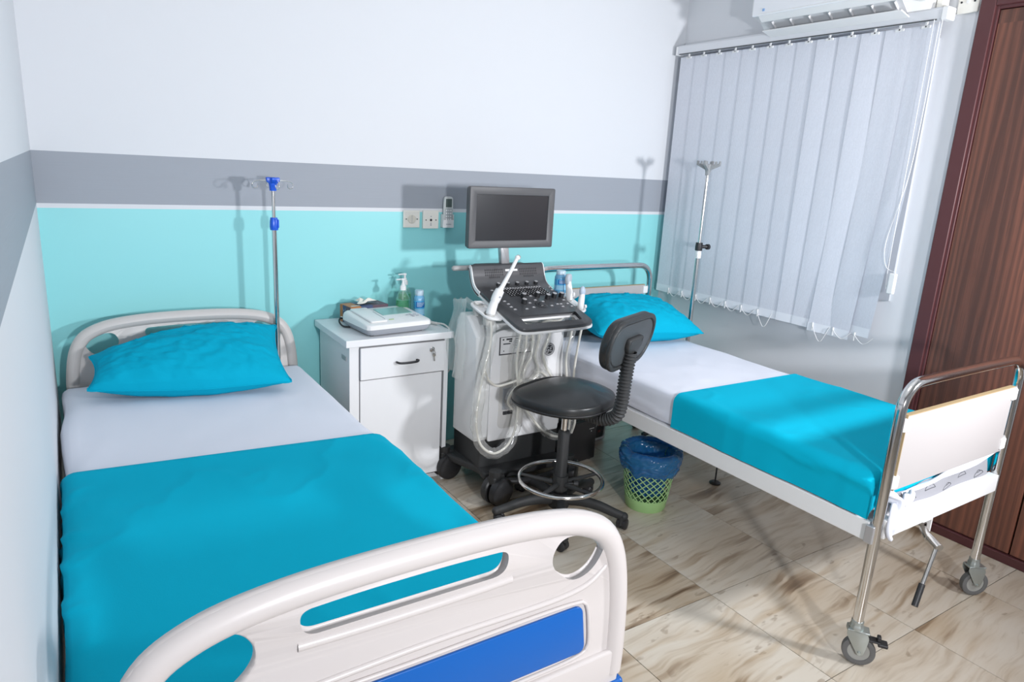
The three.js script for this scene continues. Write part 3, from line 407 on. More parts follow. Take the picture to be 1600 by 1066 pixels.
// ---------------------------------------------------------------- drip stand on a castor base by the window
{
  const t = thing('drip_stand', 'tall chrome drip stand with grey forked head in front of the blind', 'drip stand', [3.085, 0, 0.545]);
  obj('lower_pole', C([0, 0.06, 0], [0, 1.16, 0], 0.0125), M.steel, t); obj('upper_pole', C([0, 1.1, 0], [0, 1.58, 0], 0.0085), M.steel, t);
  obj('clamp', [L([[0, 1.128], [0.02, 1.128], [0.021, 1.15], [0.019, 1.172], [0, 1.172]]), C([0, 1.15, 0], [0.045, 1.150, 0.02], 0.010), L([[0, -0.010], [0.015, -0.009], [0.016, 0.006], [0.010, 0.012], [0, 0.012]]).rotateZ(-Math.PI / 2).translate(0.048, 1.150, 0.021)], M.black, t, 'black clamp with a knob');
  obj('collar', [L([[0, 1.085], [0.017, 1.085], [0.018, 1.11], [0.016, 1.127], [0, 1.127]]), C([0, 1.10, 0], [-0.02, 1.10, 0.02], 0.007)], M.plastic, t, 'white plastic collar');
  const hk = mat([0.30, 0.31, 0.32], 0.45); const arm = roundShape([[0.008, -0.055], [0.016, -0.03], [0.066, -0.006], [0.066, 0.018], [0.058, 0.018], [0.056, 0.004], [0.046, 0.003], [0.044, 0.016], [0.036, 0.016], [0.035, 0.0], [0.012, -0.004], [0.0, -0.004], [0, -0.055]], 0.003);
  const hd = grp('hook_head', t, [0, 1.60, 0], 0.4); obj('hub', L([[0, -0.06], [0.013, -0.06], [0.014, -0.02], [0.018, 0.0], [0, 0.002]]), hk, hd); for (let k = 0; k < 4; k++) { const g = EX(arm, 0.016, 0.002); g.translate(0, 0, -0.008); g.rotateY(k * Math.PI / 2); obj('hook', g, hk, hd); }
  for (let k = 0; k < 5; k++) {
    const a = (36 + 72 * k) * Math.PI / 180, dx = Math.cos(a), dz = Math.sin(a), l = obj('base_leg', SW(CR([[0, 0.09, 0], [dx * 0.12, 0.088, dz * 0.12], [dx * 0.22, 0.075, dz * 0.22], [dx * 0.275, 0.064, dz * 0.275]]), 16, u => 0.022 - 0.008 * u, 10), M.black, t);
    for (const s of [-1, 1]) { const g = new THREE.CylinderGeometry(0.025, 0.025, 0.016, 20); g.rotateX(Math.PI / 2); g.rotateY(k * 1.3); g.translate(dx * 0.272 + Math.sin(k * 1.3) * 0.011 * s, 0.0255, dz * 0.272 + Math.cos(k * 1.3) * 0.011 * s); obj('wheel', g, M.black, l); }
    obj('cap', L([[0, 0.045], [0.014, 0.045], [0.016, 0.07], [0, 0.08]], dx * 0.272, 0, dz * 0.272, 14), M.black, l);
  }
}

// ---------------------------------------------------------------- bedside cabinet
const CT = 0.764;                                    // worktop height
{
  const t = thing('bedside_cabinet', 'white bedside cabinet with one drawer and a door', 'cabinet');
  const x0 = 1.085, x1 = 1.575, z0 = 0.02, zf = 0.435, b = CT - 0.032;
  obj('top', BB(1.062, 1.588, b, CT, 0.015, 0.462, 0.003), M.cab, t);
  obj('side_panel', BB(x0, x0 + 0.045, 0, b, z0, zf, 0.0015), M.cab, t); obj('side_panel', BB(x1 - 0.022, x1, 0, b, z0, zf, 0.0015), M.cab, t);
  obj('carcass', [BB(x0 + 0.04, x1 - 0.02, 0, b - 0.002, z0, z0 + 0.015), BB(x0 + 0.04, x1 - 0.02, 0.03, 0.05, z0 + 0.01, zf - 0.03), BB(x0 + 0.04, x1 - 0.02, 0.565, 0.575, z0 + 0.01, zf - 0.03)], M.cabGap, t);
  const d = obj('drawer', BB(x0 + 0.049, x1 - 0.024, 0.572, b - 0.012, zf - 0.03, zf + 0.010, 0.0015), M.cab, t);
  obj('drawer_side', BB(x0 + 0.047, x0 + 0.05, 0.574, b - 0.014, zf - 0.03, zf + 0.009), M.plasticGrey, d);
  obj('handle', [T([[1.305, 0.640, zf + 0.008], [1.303, 0.642, zf + 0.026], [1.312, 0.640, zf + 0.034], [1.355, 0.638, zf + 0.036], [1.398, 0.640, zf + 0.034], [1.407, 0.642, zf + 0.026], [1.405, 0.640, zf + 0.008]], 0.0052, 60, 10)], M.darkMetal, d);
  obj('lock', [L([[0, 0], [0.013, 0], [0.0135, 0.003], [0.010, 0.006], [0.0085, 0.004], [0, 0.005]]).rotateX(Math.PI / 2).translate(1.482, 0.683, zf + 0.010)], M.steel, d);
  obj('key', [B(0.003, 0.008, 0.024, 1.482, 0.683, zf + 0.026), EX(roundShape([[-0.008, 0], [0.008, 0], [0.008, -0.014], [0.003, -0.018], [0.003, -0.04], [-0.003, -0.04], [-0.003, -0.018], [-0.008, -0.014]], 0.002), 0.002, 0.0005).rotateZ(0.08).translate(1.487, 0.668, zf + 0.022), T([[1.482, 0.680, zf + 0.034], [1.488, 0.676, zf + 0.034], [1.489, 0.664, zf + 0.028], [1.483, 0.667, zf + 0.026]], 0.001, 20, 5, true)], M.steel, d);
  obj('door', BB(x0 + 0.049, x1 - 0.034, 0.05, 0.566, zf - 0.022, zf + 0.002, 0.0015), M.cab, t);
  obj('plinth', BB(x0 + 0.04, x1 - 0.02, 0, 0.045, zf - 0.06, zf - 0.045), M.cab, t);
  obj('vent_clip', BB(x0 - 0.003, x0 + 0.002, 0.655, 0.675, 0.34, 0.40, 0.001), M.silver, t);
}
// electrocardiograph on the cabinet
{
  const t = thing('ecg_recorder', 'white and grey portable heart-trace recorder with small screen on the white cabinet', 'medical device', [1.318, CT, 0.295], 0.10);
  const w = 0.335, d = 0.275;
  const base = roundShape([[-w / 2 + 0.015, d / 2 - 0.012], [w / 2 - 0.03, d / 2 - 0.012], [w / 2 - 0.02, -d / 2 + 0.01], [-w / 2 + 0.015, -d / 2 + 0.01]], 0.03);
  const tp = (sx, sz, y) => roundShape([[-w / 2 * sx, d / 2 * sz], [w / 2 * sx, d / 2 * sz], [w / 2 * sx, -d / 2 * sz], [-w / 2 * sx, -d / 2 * sz]], 0.03);
  const loft = (ys) => { const rings = ys.map(([y, sx, sz, tilt]) => tp(sx, sz).getSpacedPoints(72).map(p => [p.x, y + (tilt ? tilt * (-p.y) + (y > 0.05 ? 0.0 : 0) : 0), p.y])); const g = gridGeo(72, ys.length - 1, (u, v) => rings[Math.round(v * (ys.length - 1))][Math.round(u * 72)]); return g; };
  obj('base', toCreasedNormals(merge([loft([[0.006, 0.001, 0.001], [0.006, 0.90, 0.88], [0.012, 0.94, 0.93], [0.034, 1.0, 1.0], [0.036, 0.99, 0.99]])]), 0.5), M.plasticGrey, t);
  obj('upper_shell', toCreasedNormals(loft([[0.034, 1.0, 1.0, 0], [0.052, 0.995, 0.995, 0.02], [0.060, 0.975, 0.97, 0.05], [0.064, 0.94, 0.93, 0.07], [0.066, 0.9, 0.88, 0.075], [0.066, 0.001, 0.001, 0.075]]), 0.5), M.plastic, t);
  const printer = obj('printer_cover', [EX(roundShape([[-0.135, 0.10], [-0.05, 0.10], [-0.05, -0.12], [-0.135, -0.12]], 0.012), 0.008, 0.003).rotateX(Math.PI / 2).translate(0, 0.074, 0)], M.plastic, t); printer.rotation.x = 0.075;
  const sl = obj('paper_slot', B(0.003, 0.003, 0.12, -0.055, 0.0735, 0.02), M.plasticGrey, t); sl.rotation.x = 0.075;
  const sc = obj('screen', B(0.155, 0.003, 0.10, 0.052, 0.067, -0.045, 0.001), mat([0.26, 0.44, 0.42], 0.06, { metalness: 0.1 }), t); sc.rotation.x = 0.075;
  for (const [x, z] of [[0.085, 0.035], [0.105, 0.028], [0.105, 0.045], [0.125, 0.036], [0.105, 0.060], [0.13, 0.055]]) { const b = obj('button', B(0.012, 0.003, 0.008, x, 0.0675, z, 0.001), M.plasticGrey, t); b.rotation.x = 0.075; }
  const bd = obj('badge', B(0.024, 0.002, 0.006, -0.02, 0.0675, 0.075), mat([0.35, 0.5, 0.2], 0.5), t); bd.rotation.x = 0.075;
  for (const [x, z] of [[-0.13, 0.10], [0.12, 0.10], [-0.13, -0.10], [0.12, -0.10]]) obj('foot', L([[0, 0], [0.01, 0], [0.011, 0.007], [0, 0.008]], x, 0, z, 14), M.rubber, t);
  tag(obj('mains_lead', T([[1.165, CT + 0.025, 0.15], [1.14, CT + 0.032, 0.16], [1.125, CT + 0.022, 0.19], [1.132, CT + 0.008, 0.22], [1.16, CT + 0.006, 0.24]], 0.0042, 40, 8), M.black), 'short loop of black lead beside the left end of the heart-trace recorder', 'cable');
  tag(obj('patient_cable', [T([[1.475, CT + 0.02, 0.26], [1.52, CT + 0.008, 0.25], [1.56, CT + 0.008, 0.30], [1.583, CT + 0.012, 0.38], [1.598, CT - 0.03, 0.44], [1.612, 0.67, 0.44], [1.615, 0.58, 0.40], [1.600, 0.50, 0.34], [1.592, 0.45, 0.29], [1.615, 0.41, 0.27], [1.66, 0.37, 0.26]], 0.0045, 120, 8), C([1.548, CT + 0.009, 0.285], [1.566, CT + 0.010, 0.325], 0.007)], mat([0.62, 0.62, 0.60], 0.5)), 'pale grey cable hanging over the right edge of the white cabinet', 'cable');
}
// tissue box, pump bottles and gel bottle at the back of the cabinet
{
  const t = thing('tissue_box', 'navy and brown printed tissue box with a tissue pulled up, behind the recorder', 'tissue box', [1.275, CT, 0.115], 0.16);
  const art = canvasTex(256, 128, (c, w, h) => { c.fillStyle = '#39476b'; c.fillRect(0, 0, w, h); c.fillStyle = '#b0703c'; c.fillRect(0, 0, 70, h); c.fillStyle = '#5b4652'; c.fillRect(150, 0, 106, h); c.strokeStyle = '#c7cbd8'; c.lineWidth = 3; for (let i = 0; i < 6; i++) { c.beginPath(); c.moveTo(70 + i * 28, 20 + i % 2 * 40); c.quadraticCurveTo(90 + i * 26, 60, 110 + i * 22, 30 + i * 10); c.stroke(); } c.fillStyle = '#dfe2e2'; c.fillRect(20, 90, 60, 16); });
  obj('carton', B(0.205, 0.085, 0.105, 0, 0.0427, 0, 0.003), mat([1, 1, 1], 0.5, { map: art }), t);
  obj('opening', EX(roundShape([[-0.06, 0], [0, 0.022], [0.06, 0], [0, -0.022]], 0.02), 0.0012, 0).rotateX(-Math.PI / 2).translate(0, 0.0848, 0), M.inkDark, t);
  obj('tissue', gridGeo(24, 10, (u, v) => { const a = u * Math.PI * 2, r = 0.006 + 0.05 * v * (0.7 + 0.35 * Math.sin(a * 3 + 1) * v) , q = 1 - Math.abs(v - 0.45) * 0.9; return [Math.cos(a) * r * 1.15, 0.084 + 0.03 * q * (0.8 + 0.25 * Math.sin(a * 2)), Math.sin(a) * r * 0.7]; }), mat([0.78, 0.76, 0.68], 0.9, { side: THREE.DoubleSide }), t);
  const pump = (x, z, hgt, label, lv) => {
    const p = thing('pump_bottle', label, 'bottle', [x, CT, z], -0.5, 'hand gel pump bottles'); const r = 0.0345;
    obj('bottle', L([[0, 0.001], [r - 0.004, 0.001], [r, 0.006], [r, hgt - 0.05], [r * 0.92, hgt - 0.038], [r * 0.62, hgt - 0.018], [0.0135, hgt - 0.008], [0.0135, hgt]]), mat([0.93, 1, 0.96], 0.05, { phys: 1, transmission: 0.95, thickness: 0, side: THREE.DoubleSide }), p);
    obj('gel', L([[0, 0.003], [r - 0.004, 0.004], [r - 0.0015, 0.008], [r - 0.0015, lv], [0, lv]]), mat([0.05, 0.58, 0.27], 0.12, { phys: 1, transmission: 0.6, thickness: 0.01, attenuationColor: new THREE.Color(0.05, 0.55, 0.25), attenuationDistance: 0.05 }), p);
    obj('label', (() => { const g = new THREE.CylinderGeometry(r + 0.0004, r + 0.0004, 0.045, 24, 1, true, -0.7, 1.4); g.translate(0, 0.05, 0); return g; })(), mat([0.62, 0.72, 0.66], 0.5, { side: THREE.DoubleSide }), p);
    obj('collar', L([[0, hgt - 0.002], [0.0155, hgt - 0.002], [0.0155, hgt + 0.016], [0.009, hgt + 0.022], [0.009, hgt + 0.03], [0, hgt + 0.03]]), M.plastic, p);
    obj('pump_head', [C([0, hgt + 0.028, 0], [0, hgt + 0.046, 0], 0.005), B(0.016, 0.010, 0.016, 0, hgt + 0.050, 0, 0.003), C([0, hgt + 0.051, 0], [-0.032, hgt + 0.047, 0], 0.0045, 0.0035)], M.plastic, p);
    obj('dip_tube', C([0, 0.01, 0], [0, hgt, 0], 0.0025), M.film, p);
  };
  pump(1.455, 0.165, 0.155, 'front one of two clear pump bottles of green gel behind the recorder', 0.105); pump(1.502, 0.080, 0.165, 'rear one of two clear pump bottles of green gel, partly hidden by its twin', 0.12);
  const bl = canvasTex(256, 128, (c, w, h) => { c.fillStyle = '#58b7e6'; c.fillRect(0, 0, w, h); c.fillStyle = '#0f6fc0'; c.fillRect(100, 8, 90, 50); c.fillRect(20, 0, 8, h); c.fillStyle = '#9fd6f2'; c.fillRect(30, 70, 150, 50); c.strokeStyle = '#0d5fae'; c.lineWidth = 4; c.strokeRect(44, 14, 40, 96); c.fillStyle = '#e6f4fb'; for (let i = 0; i < 4; i++) c.fillRect(108, 14 + i * 10, 70 - i * 9, 4); });
  const gel = (name, label, x, y, z, r, h) => {
    const g = thing(name, label, 'bottle', [x, y, z], -3.5);
    obj('bottle', L([[0, 0.001], [r - 0.003, 0.001], [r, 0.005], [r, h * 0.72], [r * 0.86, h * 0.80], [r * 0.74, h * 0.83], [0, h * 0.83]]), mat([0.22, 0.55, 0.85], 0.2, { phys: 1, transmission: 0.25, thickness: 0.01 }), g);
    obj('label', (() => { const c = new THREE.CylinderGeometry(r + 0.0005, r + 0.0005, h * 0.5, 28, 1, true); c.translate(0, h * 0.40, 0); return c; })(), mat([1, 1, 1], 0.4, { map: bl }), g);
    obj('cap', L([[0, h * 0.825], [r * 0.80, h * 0.825], [r * 0.80, h * 0.97], [r * 0.72, h], [0, h]]), mat([0.62, 0.76, 0.86], 0.35, { phys: 1, transmission: 0.3, thickness: 0 }), g);
  };
  gel('gel_bottle', 'blue gel bottle with pale cap standing at the back right of the white cabinet', 1.575 - 0.032, CT, 0.165, 0.0275, 0.148);
  gel('gel_bottle', 'squat blue bottle in the right holder of the ultrasound machine', 2.152, 0.928, 0.515, 0.030, 0.115);
}
// wall plates and remote control
{
  const s1 = thing('socket_plate', 'square cream wall plate with a round two-part cover, left of its neighbour', 'wall plate', [1.566, 1.247, 0]);
  obj('plate', [B(0.090, 0.086, 0.010, 0, 0, 0.005, 0.003), B(0.082, 0.003, 0.004, 0, 0.034, 0.010), B(0.082, 0.003, 0.004, 0, -0.034, 0.010)], M.offwhite, s1); obj('cover_disc', [L([[0, 0], [0.021, 0], [0.022, 0.003], [0.020, 0.005], [0, 0.005]]).rotateX(Math.PI / 2).translate(0, 0, 0.0095)], mat([0.66, 0.63, 0.55], 0.5), s1);
  obj('slit', B(0.0016, 0.040, 0.002, 0, 0, 0.0145), M.plasticGrey, s1); for (const x of [-0.03, 0.03]) obj('screw', new THREE.CylinderGeometry(0.003, 0.003, 0.003, 12).rotateX(Math.PI / 2).translate(x, 0, 0.0105), M.darkMetal, s1);
  const s2 = thing('socket_plate', 'square cream wall plate with a black round hole, beside the remote control', 'wall plate', [1.671, 1.245, 0]);
  obj('plate', B(0.088, 0.092, 0.016, 0, 0, 0.008, 0.003), M.offwhite, s2); obj('hole', new THREE.CylinderGeometry(0.0065, 0.0065, 0.003, 18).rotateX(Math.PI / 2).translate(0, -0.002, 0.0155), M.inkDark, s2); obj('mark', [[0, 0.016, 0.003], [0, -0.018, 0.0032], [0, -0.027, 0.0038]].map(([x, y, r]) => new THREE.CylinderGeometry(r, r, 0.002, 12).rotateX(Math.PI / 2).translate(x, y, 0.016)), M.plasticGrey, s2);
  for (const x of [-0.028, 0.028]) obj('screw', new THREE.CylinderGeometry(0.003, 0.003, 0.003, 12).rotateX(Math.PI / 2).translate(x, -0.002, 0.0158), M.darkMetal, s2);
  const h = thing('remote_holder', 'white wall holder with the remote control standing in it', 'holder', [1.764, 1.245, 0]);
  obj('cup', [BB(-0.031, 0.031, -0.04, 0.028, 0, 0.003, 0.001), BB(-0.031, -0.0285, -0.04, 0.028, 0, 0.032, 0.001), BB(0.0285, 0.031, -0.04, 0.028, 0, 0.032, 0.001), BB(-0.031, 0.031, -0.04, -0.037, 0, 0.032, 0.001), BB(-0.031, 0.031, -0.04, 0.0, 0.030, 0.033, 0.001)], M.plastic, h);
  obj('lettering', [0, 1, 2, 3, 4].map(i => B(0.004, 0.005, 0.0008, -0.012 + i * 0.006, -0.022, 0.0332)), M.plasticGrey, h);
  const r = thing('remote_control', 'slim grey-white remote control with a small display in its wall holder', 'remote control', [1.766, 1.218, 0.017]);
  obj('case', EX(roundShape([[-0.025, 0], [0.025, 0], [0.027, 0.09], [0.024, 0.145], [-0.024, 0.145], [-0.027, 0.09]], 0.014), 0.018, 0.004).translate(0, 0, -0.009), mat([0.60, 0.63, 0.62], 0.35), r);
  obj('display', B(0.034, 0.042, 0.002, 0, 0.113, 0.009), mat([0.11, 0.14, 0.13], 0.2), r); obj('keypad', B(0.040, 0.064, 0.0015, 0, 0.052, 0.009), mat([0.42, 0.44, 0.45], 0.5), r);
  for (let i = 0; i < 3; i++) for (let j = 0; j < 4; j++) obj('key', B(0.008, 0.009, 0.003, -0.012 + i * 0.012, 0.03 + j * 0.015, 0.0098, 0.0012), M.plastic, r);
}

// ---------------------------------------------------------------- ultrasound machine
const UX = 1.895;
const dk = new THREE.Matrix4().makeTranslation(UX, 0.965, 0.49).multiply(new THREE.Matrix4().makeRotationX(0.2714));     // deck frame: x across, z towards the user, y out of the panel
const dp = (u, v, h = 0) => V(u, h, v).applyMatrix4(dk).toArray();
{
  const t = thing('ultrasound_machine', 'ultrasound machine on castors with flat monitor, dark control console and white body', 'medical device');
  // monitor
  const mo = grp('monitor', t, [1.921, 1.290, 0.395]);
  obj('bezel', EX((() => { const s = roundShape([[-0.243, -0.145], [0.243, -0.145], [0.243, 0.145], [-0.243, 0.145]], 0.010); s.holes.push(roundShape([[-0.205, -0.108], [0.205, -0.108], [0.205, 0.108], [-0.205, 0.108]], 0.003, true)); return s; })(), 0.022, 0.003).translate(0, 0, -0.012), M.bezel, mo);
  obj('housing', [EX(roundShape([[-0.240, -0.142], [0.240, -0.142], [0.240, 0.142], [-0.240, 0.142]], 0.012), 0.024, 0.008).translate(0, 0, -0.034), B(0.2, 0.16, 0.03, 0, -0.02, -0.045, 0.01)], M.bezel, mo);
  obj('screen', B(0.414, 0.220, 0.003, 0, 0, 0.0035), M.screen, mo);
  obj('monitor_arm', [EX(roundShape([[-0.028, 0.14], [0.022, 0.14], [0.040, 0.0], [-0.010, 0.0]], 0.006), 0.028, 0.005).translate(1.905, 1.045, 0.335), B(0.05, 0.09, 0.03, 1.905, 1.20, 0.338, 0.006)], mat([0.50, 0.50, 0.51], 0.3, { metalness: 0.5 }), t);
  // console: riser and deck
  const rp = [[0.412, 1.070], [0.424, 1.062], [0.434, 1.040], [0.444, 1.012], [0.458, 0.988], [0.480, 0.971], [0.512, 0.959]];
  const rc = new THREE.SplineCurve(rp.map(p => new THREE.Vector2(...p))), rat = (f, off) => { const p = rc.getPointAt(f), q = rc.getTangentAt(f); return [p.x + q.y * off, p.y - q.x * off]; };
  const plate = (x0, x1, o0, o1) => { const P = []; for (let i = 0; i <= 24; i++) P.push(rat(i / 24, o0)); for (let i = 24; i >= 0; i--) P.push(rat(i / 24, o1)); const sh = new THREE.Shape(); P.forEach((p, i) => i ? sh.lineTo(-p[0], p[1]) : sh.moveTo(-p[0], p[1])); sh.closePath(); const g = new THREE.ExtrudeGeometry(sh, { depth: x1 - x0, bevelEnabled: false }); g.rotateY(Math.PI / 2); g.translate(x0, 0, 0); return toCreasedNormals(g, 0.5); };
  const rg = plate(UX - 0.203, UX + 0.205, 0, 0.020);
  const deckShape = (e) => { const s = roundShape([[-0.203 - e, 0.0], [0.205 + e, 0.0], [0.206 + e, -0.22, 0.05], [0.213 + e, -0.30, 0.05], [0.208 + e, -0.385 - e, 0.055], [0.15, -0.402 - e, 0.05], [-0.17, -0.402 - e, 0.06], [-0.205 - e, -0.385 - e, 0.05], [-0.208 - e, -0.30, 0.05], [-0.206 - e, -0.22, 0.05]], 0.004); s.holes.push(roundShape([[-0.150 + e, -0.276], [0.178 - e, -0.276], [0.163 - e, -0.360], [-0.160 + e, -0.360]], 0.016, true)); return s; };
  const con = grp('console', t);
  const dg = EX(deckShape(0), 0.016, 0.005, 4, 10); dg.rotateX(-Math.PI / 2); dg.translate(0, -0.016, 0); dg.applyMatrix4(dk);
  obj('control_panel', dg, M.console, con); obj('riser', rg, mat([0.13, 0.13, 0.135], 0.32, { metalness: 0.65 }), con);
  const ug = EX(deckShape(0.004), 0.012, 0.004); ug.rotateX(-Math.PI / 2); ug.translate(0, -0.0285, 0); ug.applyMatrix4(dk);
  obj('underside', [ug, plate(UX - 0.209, UX + 0.211, 0.0185, 0.028), plate(UX - 0.209, UX - 0.203, 0.002, 0.026), plate(UX + 0.205, UX + 0.211, 0.002, 0.026)], mat([0.80, 0.80, 0.80], 0.4), con);
  obj('rear_cover', BB(UX - 0.15, UX + 0.15, 0.95, 1.062, 0.31, 0.405, 0.02), M.console, con);
  // loudspeaker grilles and display strip on the riser
  const rq = (f) => { const p = rc.getPointAt(f), q = rc.getTangentAt(f); return [p, Math.atan2(-q.y, q.x)]; };
  const slots = []; for (const x0 of [-0.135, 0.062]) for (let i = 0; i < 10; i++) for (let j = 0; j < 4; j++) { if (j === 3 && (i < 2 || i > 7)) continue; const [p, a] = rq(0.22 + j * 0.075), g = B(0.0056, 0.003, 0.0085); g.rotateX(a); g.translate(UX + x0 + i * 0.0105, p.y + 0.0003, p.x); slots.push(g); }
  obj('speaker_grille', slots, M.inkDark, con);
  { const [p, a] = rq(0.24), g = B(0.07, 0.003, 0.010); g.rotateX(a); g.translate(UX + 0.012, p.y, p.x); obj('label_strip', g, M.plastic, con); }
  // knobs, keys, trackball
  const put = (g, u, v, h) => { g.translate(u, h, v); g.applyMatrix4(dk); return g; };
  const knob = (u, v, r, hh) => { const k = obj('knob', put(L([[0, 0], [r * 1.06, 0], [r, hh * 0.75], [r * 0.9, hh], [0, hh]], 0, 0, 0, 20), u, v, 0), M.consoleDark, con); return k; };
  const kt = mat([0.42, 0.42, 0.43], 0.35);
  for (const [u, v] of [[-0.083, -0.018], [-0.030, -0.018], [0.024, -0.018], [0.080, -0.018], [0.134, -0.018]]) { const k = knob(u, v, 0.010, 0.018); obj('knob_cap', put(new THREE.CylinderGeometry(0.0085, 0.0085, 0.0015, 18), u, v, 0.0185), kt, k); }
  for (const [u, v] of [[-0.018, 0.112], [0.064, 0.108], [0.106, 0.136], [0.149, 0.128], [0.192, 0.128], [-0.048, 0.165]]) { const k = knob(u, v, 0.0125, 0.022); obj('knob_cap', put(new THREE.CylinderGeometry(0.0105, 0.0105, 0.0015, 18), u, v, 0.0225), kt, k); }
  const ks = mat([0.26, 0.26, 0.27], 0.45);
  for (let r = 0; r < 6; r++) for (let c = 0; c < 15; c++) obj('key', put(B(0.0115, 0.005, 0.0115, 0, 0, 0, 0.0015, 1), -0.078 + c * 0.0155 + r * 0.002, 0.010 + r * 0.0152, 0.0015), r === 0 ? ks : M.consoleDark, con);
  const dots = []; for (let r = 0; r < 6; r++) for (let c = 0; c < 15; c++) if (hash(r, c, 5) < 0.8) dots.push(put(B(0.003, 0.0006, 0.0035), -0.078 + c * 0.0155 + r * 0.002, 0.010 + r * 0.0152, 0.0042));
  obj('key_marks', dots, M.plastic, con);
  for (const [u, v] of [[-0.137, 0.135], [-0.133, 0.164], [-0.135, 0.193], [-0.129, 0.219], [-0.017, 0.168], [-0.067, 0.222], [0.029, 0.144], [-0.023, 0.212], [0.082, 0.21], [0.061, 0.163], [0.122, 0.199], [0.142, 0.2], [0.181, 0.201], [0.186, 0.229], [0.135, 0.226], [0.183, 0.163], [0.03, 0.100], [0.195, 0.02], [0.19, 0.05], [-0.14, 0.02], [-0.14, 0.06]]) { const k = obj('button', put(B(0.017, 0.004, 0.009, 0, 0, 0, 0.0015), u, v, 0.001), ks, con); obj('button_mark', put(B(0.006, 0.0006, 0.0025), u, v, 0.0032), M.plastic, k); }
  const tb = obj('trackball', put(new THREE.SphereGeometry(0.019, 24, 14), 0.033, 0.193, -0.004), M.screen, con); obj('trackball_ring', put(L([[0.019, 0.002], [0.026, 0.003], [0.031, 0.001], [0.031, -0.001], [0.019, -0.001]], 0, 0, 0, 36), 0.033, 0.193, 0.0005), M.consoleDark, tb);
  // holders each side
  const cupMat = mat([0.52, 0.51, 0.49], 0.5);
  for (const [s, vs] of [[-1, [0.098, 0.195]], [1, [0.030, 0.112, 0.213]]]) {
    const hd = grp('probe_holder', t), pts = [];
    const tray = roundShape(s < 0 ? [[-0.205, -0.06], [-0.285, -0.072], [-0.288, -0.125], [-0.275, -0.235], [-0.205, -0.26]] : [[0.205, 0.005], [0.282, 0.0], [0.288, -0.06], [0.288, -0.235], [0.205, -0.255]], 0.028);
    for (const v of vs) { const p = new THREE.Path(); p.absellipse(s * 0.2465, -v, 0.0235, 0.0305, 0, Math.PI * 2, true); tray.holes.push(p); }
    const g = EX(tray, 0.010, 0.003); g.rotateX(-Math.PI / 2); g.translate(0, -0.034, 0); g.applyMatrix4(dk); obj('tray', g, M.plastic, hd);
    for (const v of vs) { const c = L([[0.021, -0.046], [0.024, -0.046], [0.0285, 0.0], [0.0285, 0.004], [0.0255, 0.004], [0.021, -0.046]], 0, 0, 0, 24); c.translate(...dp(s * 0.2465, v, -0.030)); obj('cup', c, cupMat, hd); }
  }
  obj('rear_handle', [C([UX - 0.265, 1.047, 0.36], [UX + 0.20, 1.047, 0.36], 0.0125), cap([UX - 0.265, 1.047, 0.36], 0.0125)], mat([0.36, 0.36, 0.36], 0.4), t);
  // column and body
  obj('column', BB(1.80, 1.99, 0.80, 0.93, 0.34, 0.50, 0.02), M.blackSoft, t);
  const bx0 = 1.615, bx1 = 2.075, by0 = 0.275, by1 = 0.862;
  const side = new THREE.Shape(); [[0.455, by0], [0.655, by0], [0.668, by0 + 0.02], [0.672, 0.55], [0.655, 0.78], [0.60, 0.835], [0.56, by1], [0.49, by1], [0.455, 0.82]].forEach((p, i) => i ? side.lineTo(p[0], p[1]) : side.moveTo(p[0], p[1])); side.closePath();
  const bg = new THREE.ExtrudeGeometry(side, { depth: bx1 - bx0, bevelEnabled: true, bevelSize: 0.012, bevelThickness: 0.018, bevelOffset: -0.012, bevelSegments: 4 }); bg.applyMatrix4(new THREE.Matrix4().set(0, 0, -1, bx1, 0, 1, 0, 0, 1, 0, 0, 0, 0, 0, 0, 1));
  const body = grp('body', t);
  obj('cabinet', toCreasedNormals(bg, 0.45), mat([0.74, 0.75, 0.75], 0.35), body);
  obj('front_panel', EX(roundShape([[1.665, by0 - 0.002], [2.072, by0 - 0.002], [2.078, 0.6, 0.1], [2.066, 0.765, 0.05], [2.02, 0.81, 0.04], [1.71, 0.81, 0.03], [1.665, 0.79, 0.03]], 0.012), 0.014, 0.005).translate(0, 0, 0.668), mat([0.76, 0.76, 0.77], 0.35), body);
  obj('recess', EX(roundShape([[1.715, 0.33], [1.86, 0.33], [1.86, 0.70], [1.80, 0.76], [1.715, 0.76]], 0.03), 0.003, 0.001).translate(0, 0, 0.681), mat([0.64, 0.63, 0.62], 0.4), body);
  obj('drive_slot', [BB(1.735, 1.80, 0.425, 0.53, 0.683, 0.690, 0.002)], M.plasticGrey, body); obj('drive_latch', [BB(1.775, 1.84, 0.43, 0.525, 0.684, 0.700, 0.008)], M.silver, body); obj('drive_label', [BB(1.74, 1.76, 0.40, 0.415, 0.684, 0.692), BB(1.765, 1.79, 0.40, 0.415, 0.684, 0.692), BB(1.742, 1.752, 0.46, 0.478, 0.690, 0.692)], M.inkDark, body);
  const lab = canvasTex(256, 128, (c, w, h) => { c.fillStyle = '#d9d9da'; c.fillRect(0, 0, w, h); c.fillStyle = '#2b2b30'; c.fillRect(0, 0, 8, h); c.fillRect(0, h - 8, w, 8); c.fillRect(0, 0, w, 3); c.fillRect(22, 14, 12, 10); c.fillRect(50, 12, 44, 12); c.fillRect(70, 28, 22, 10); c.fillRect(28, 46, 54, 8); c.fillRect(118, 16, 30, 6); c.fillRect(208, 30, 34, 18); c.fillStyle = '#d9d9da'; c.fillRect(214, 34, 8, 10); c.fillRect(228, 34, 8, 10); c.fillStyle = '#55555a'; for (let i = 0; i < 5; i++) c.fillRect(118, 34 + i * 12, 74 - i * 7, 4); c.fillRect(30, 96, 8, 8); });
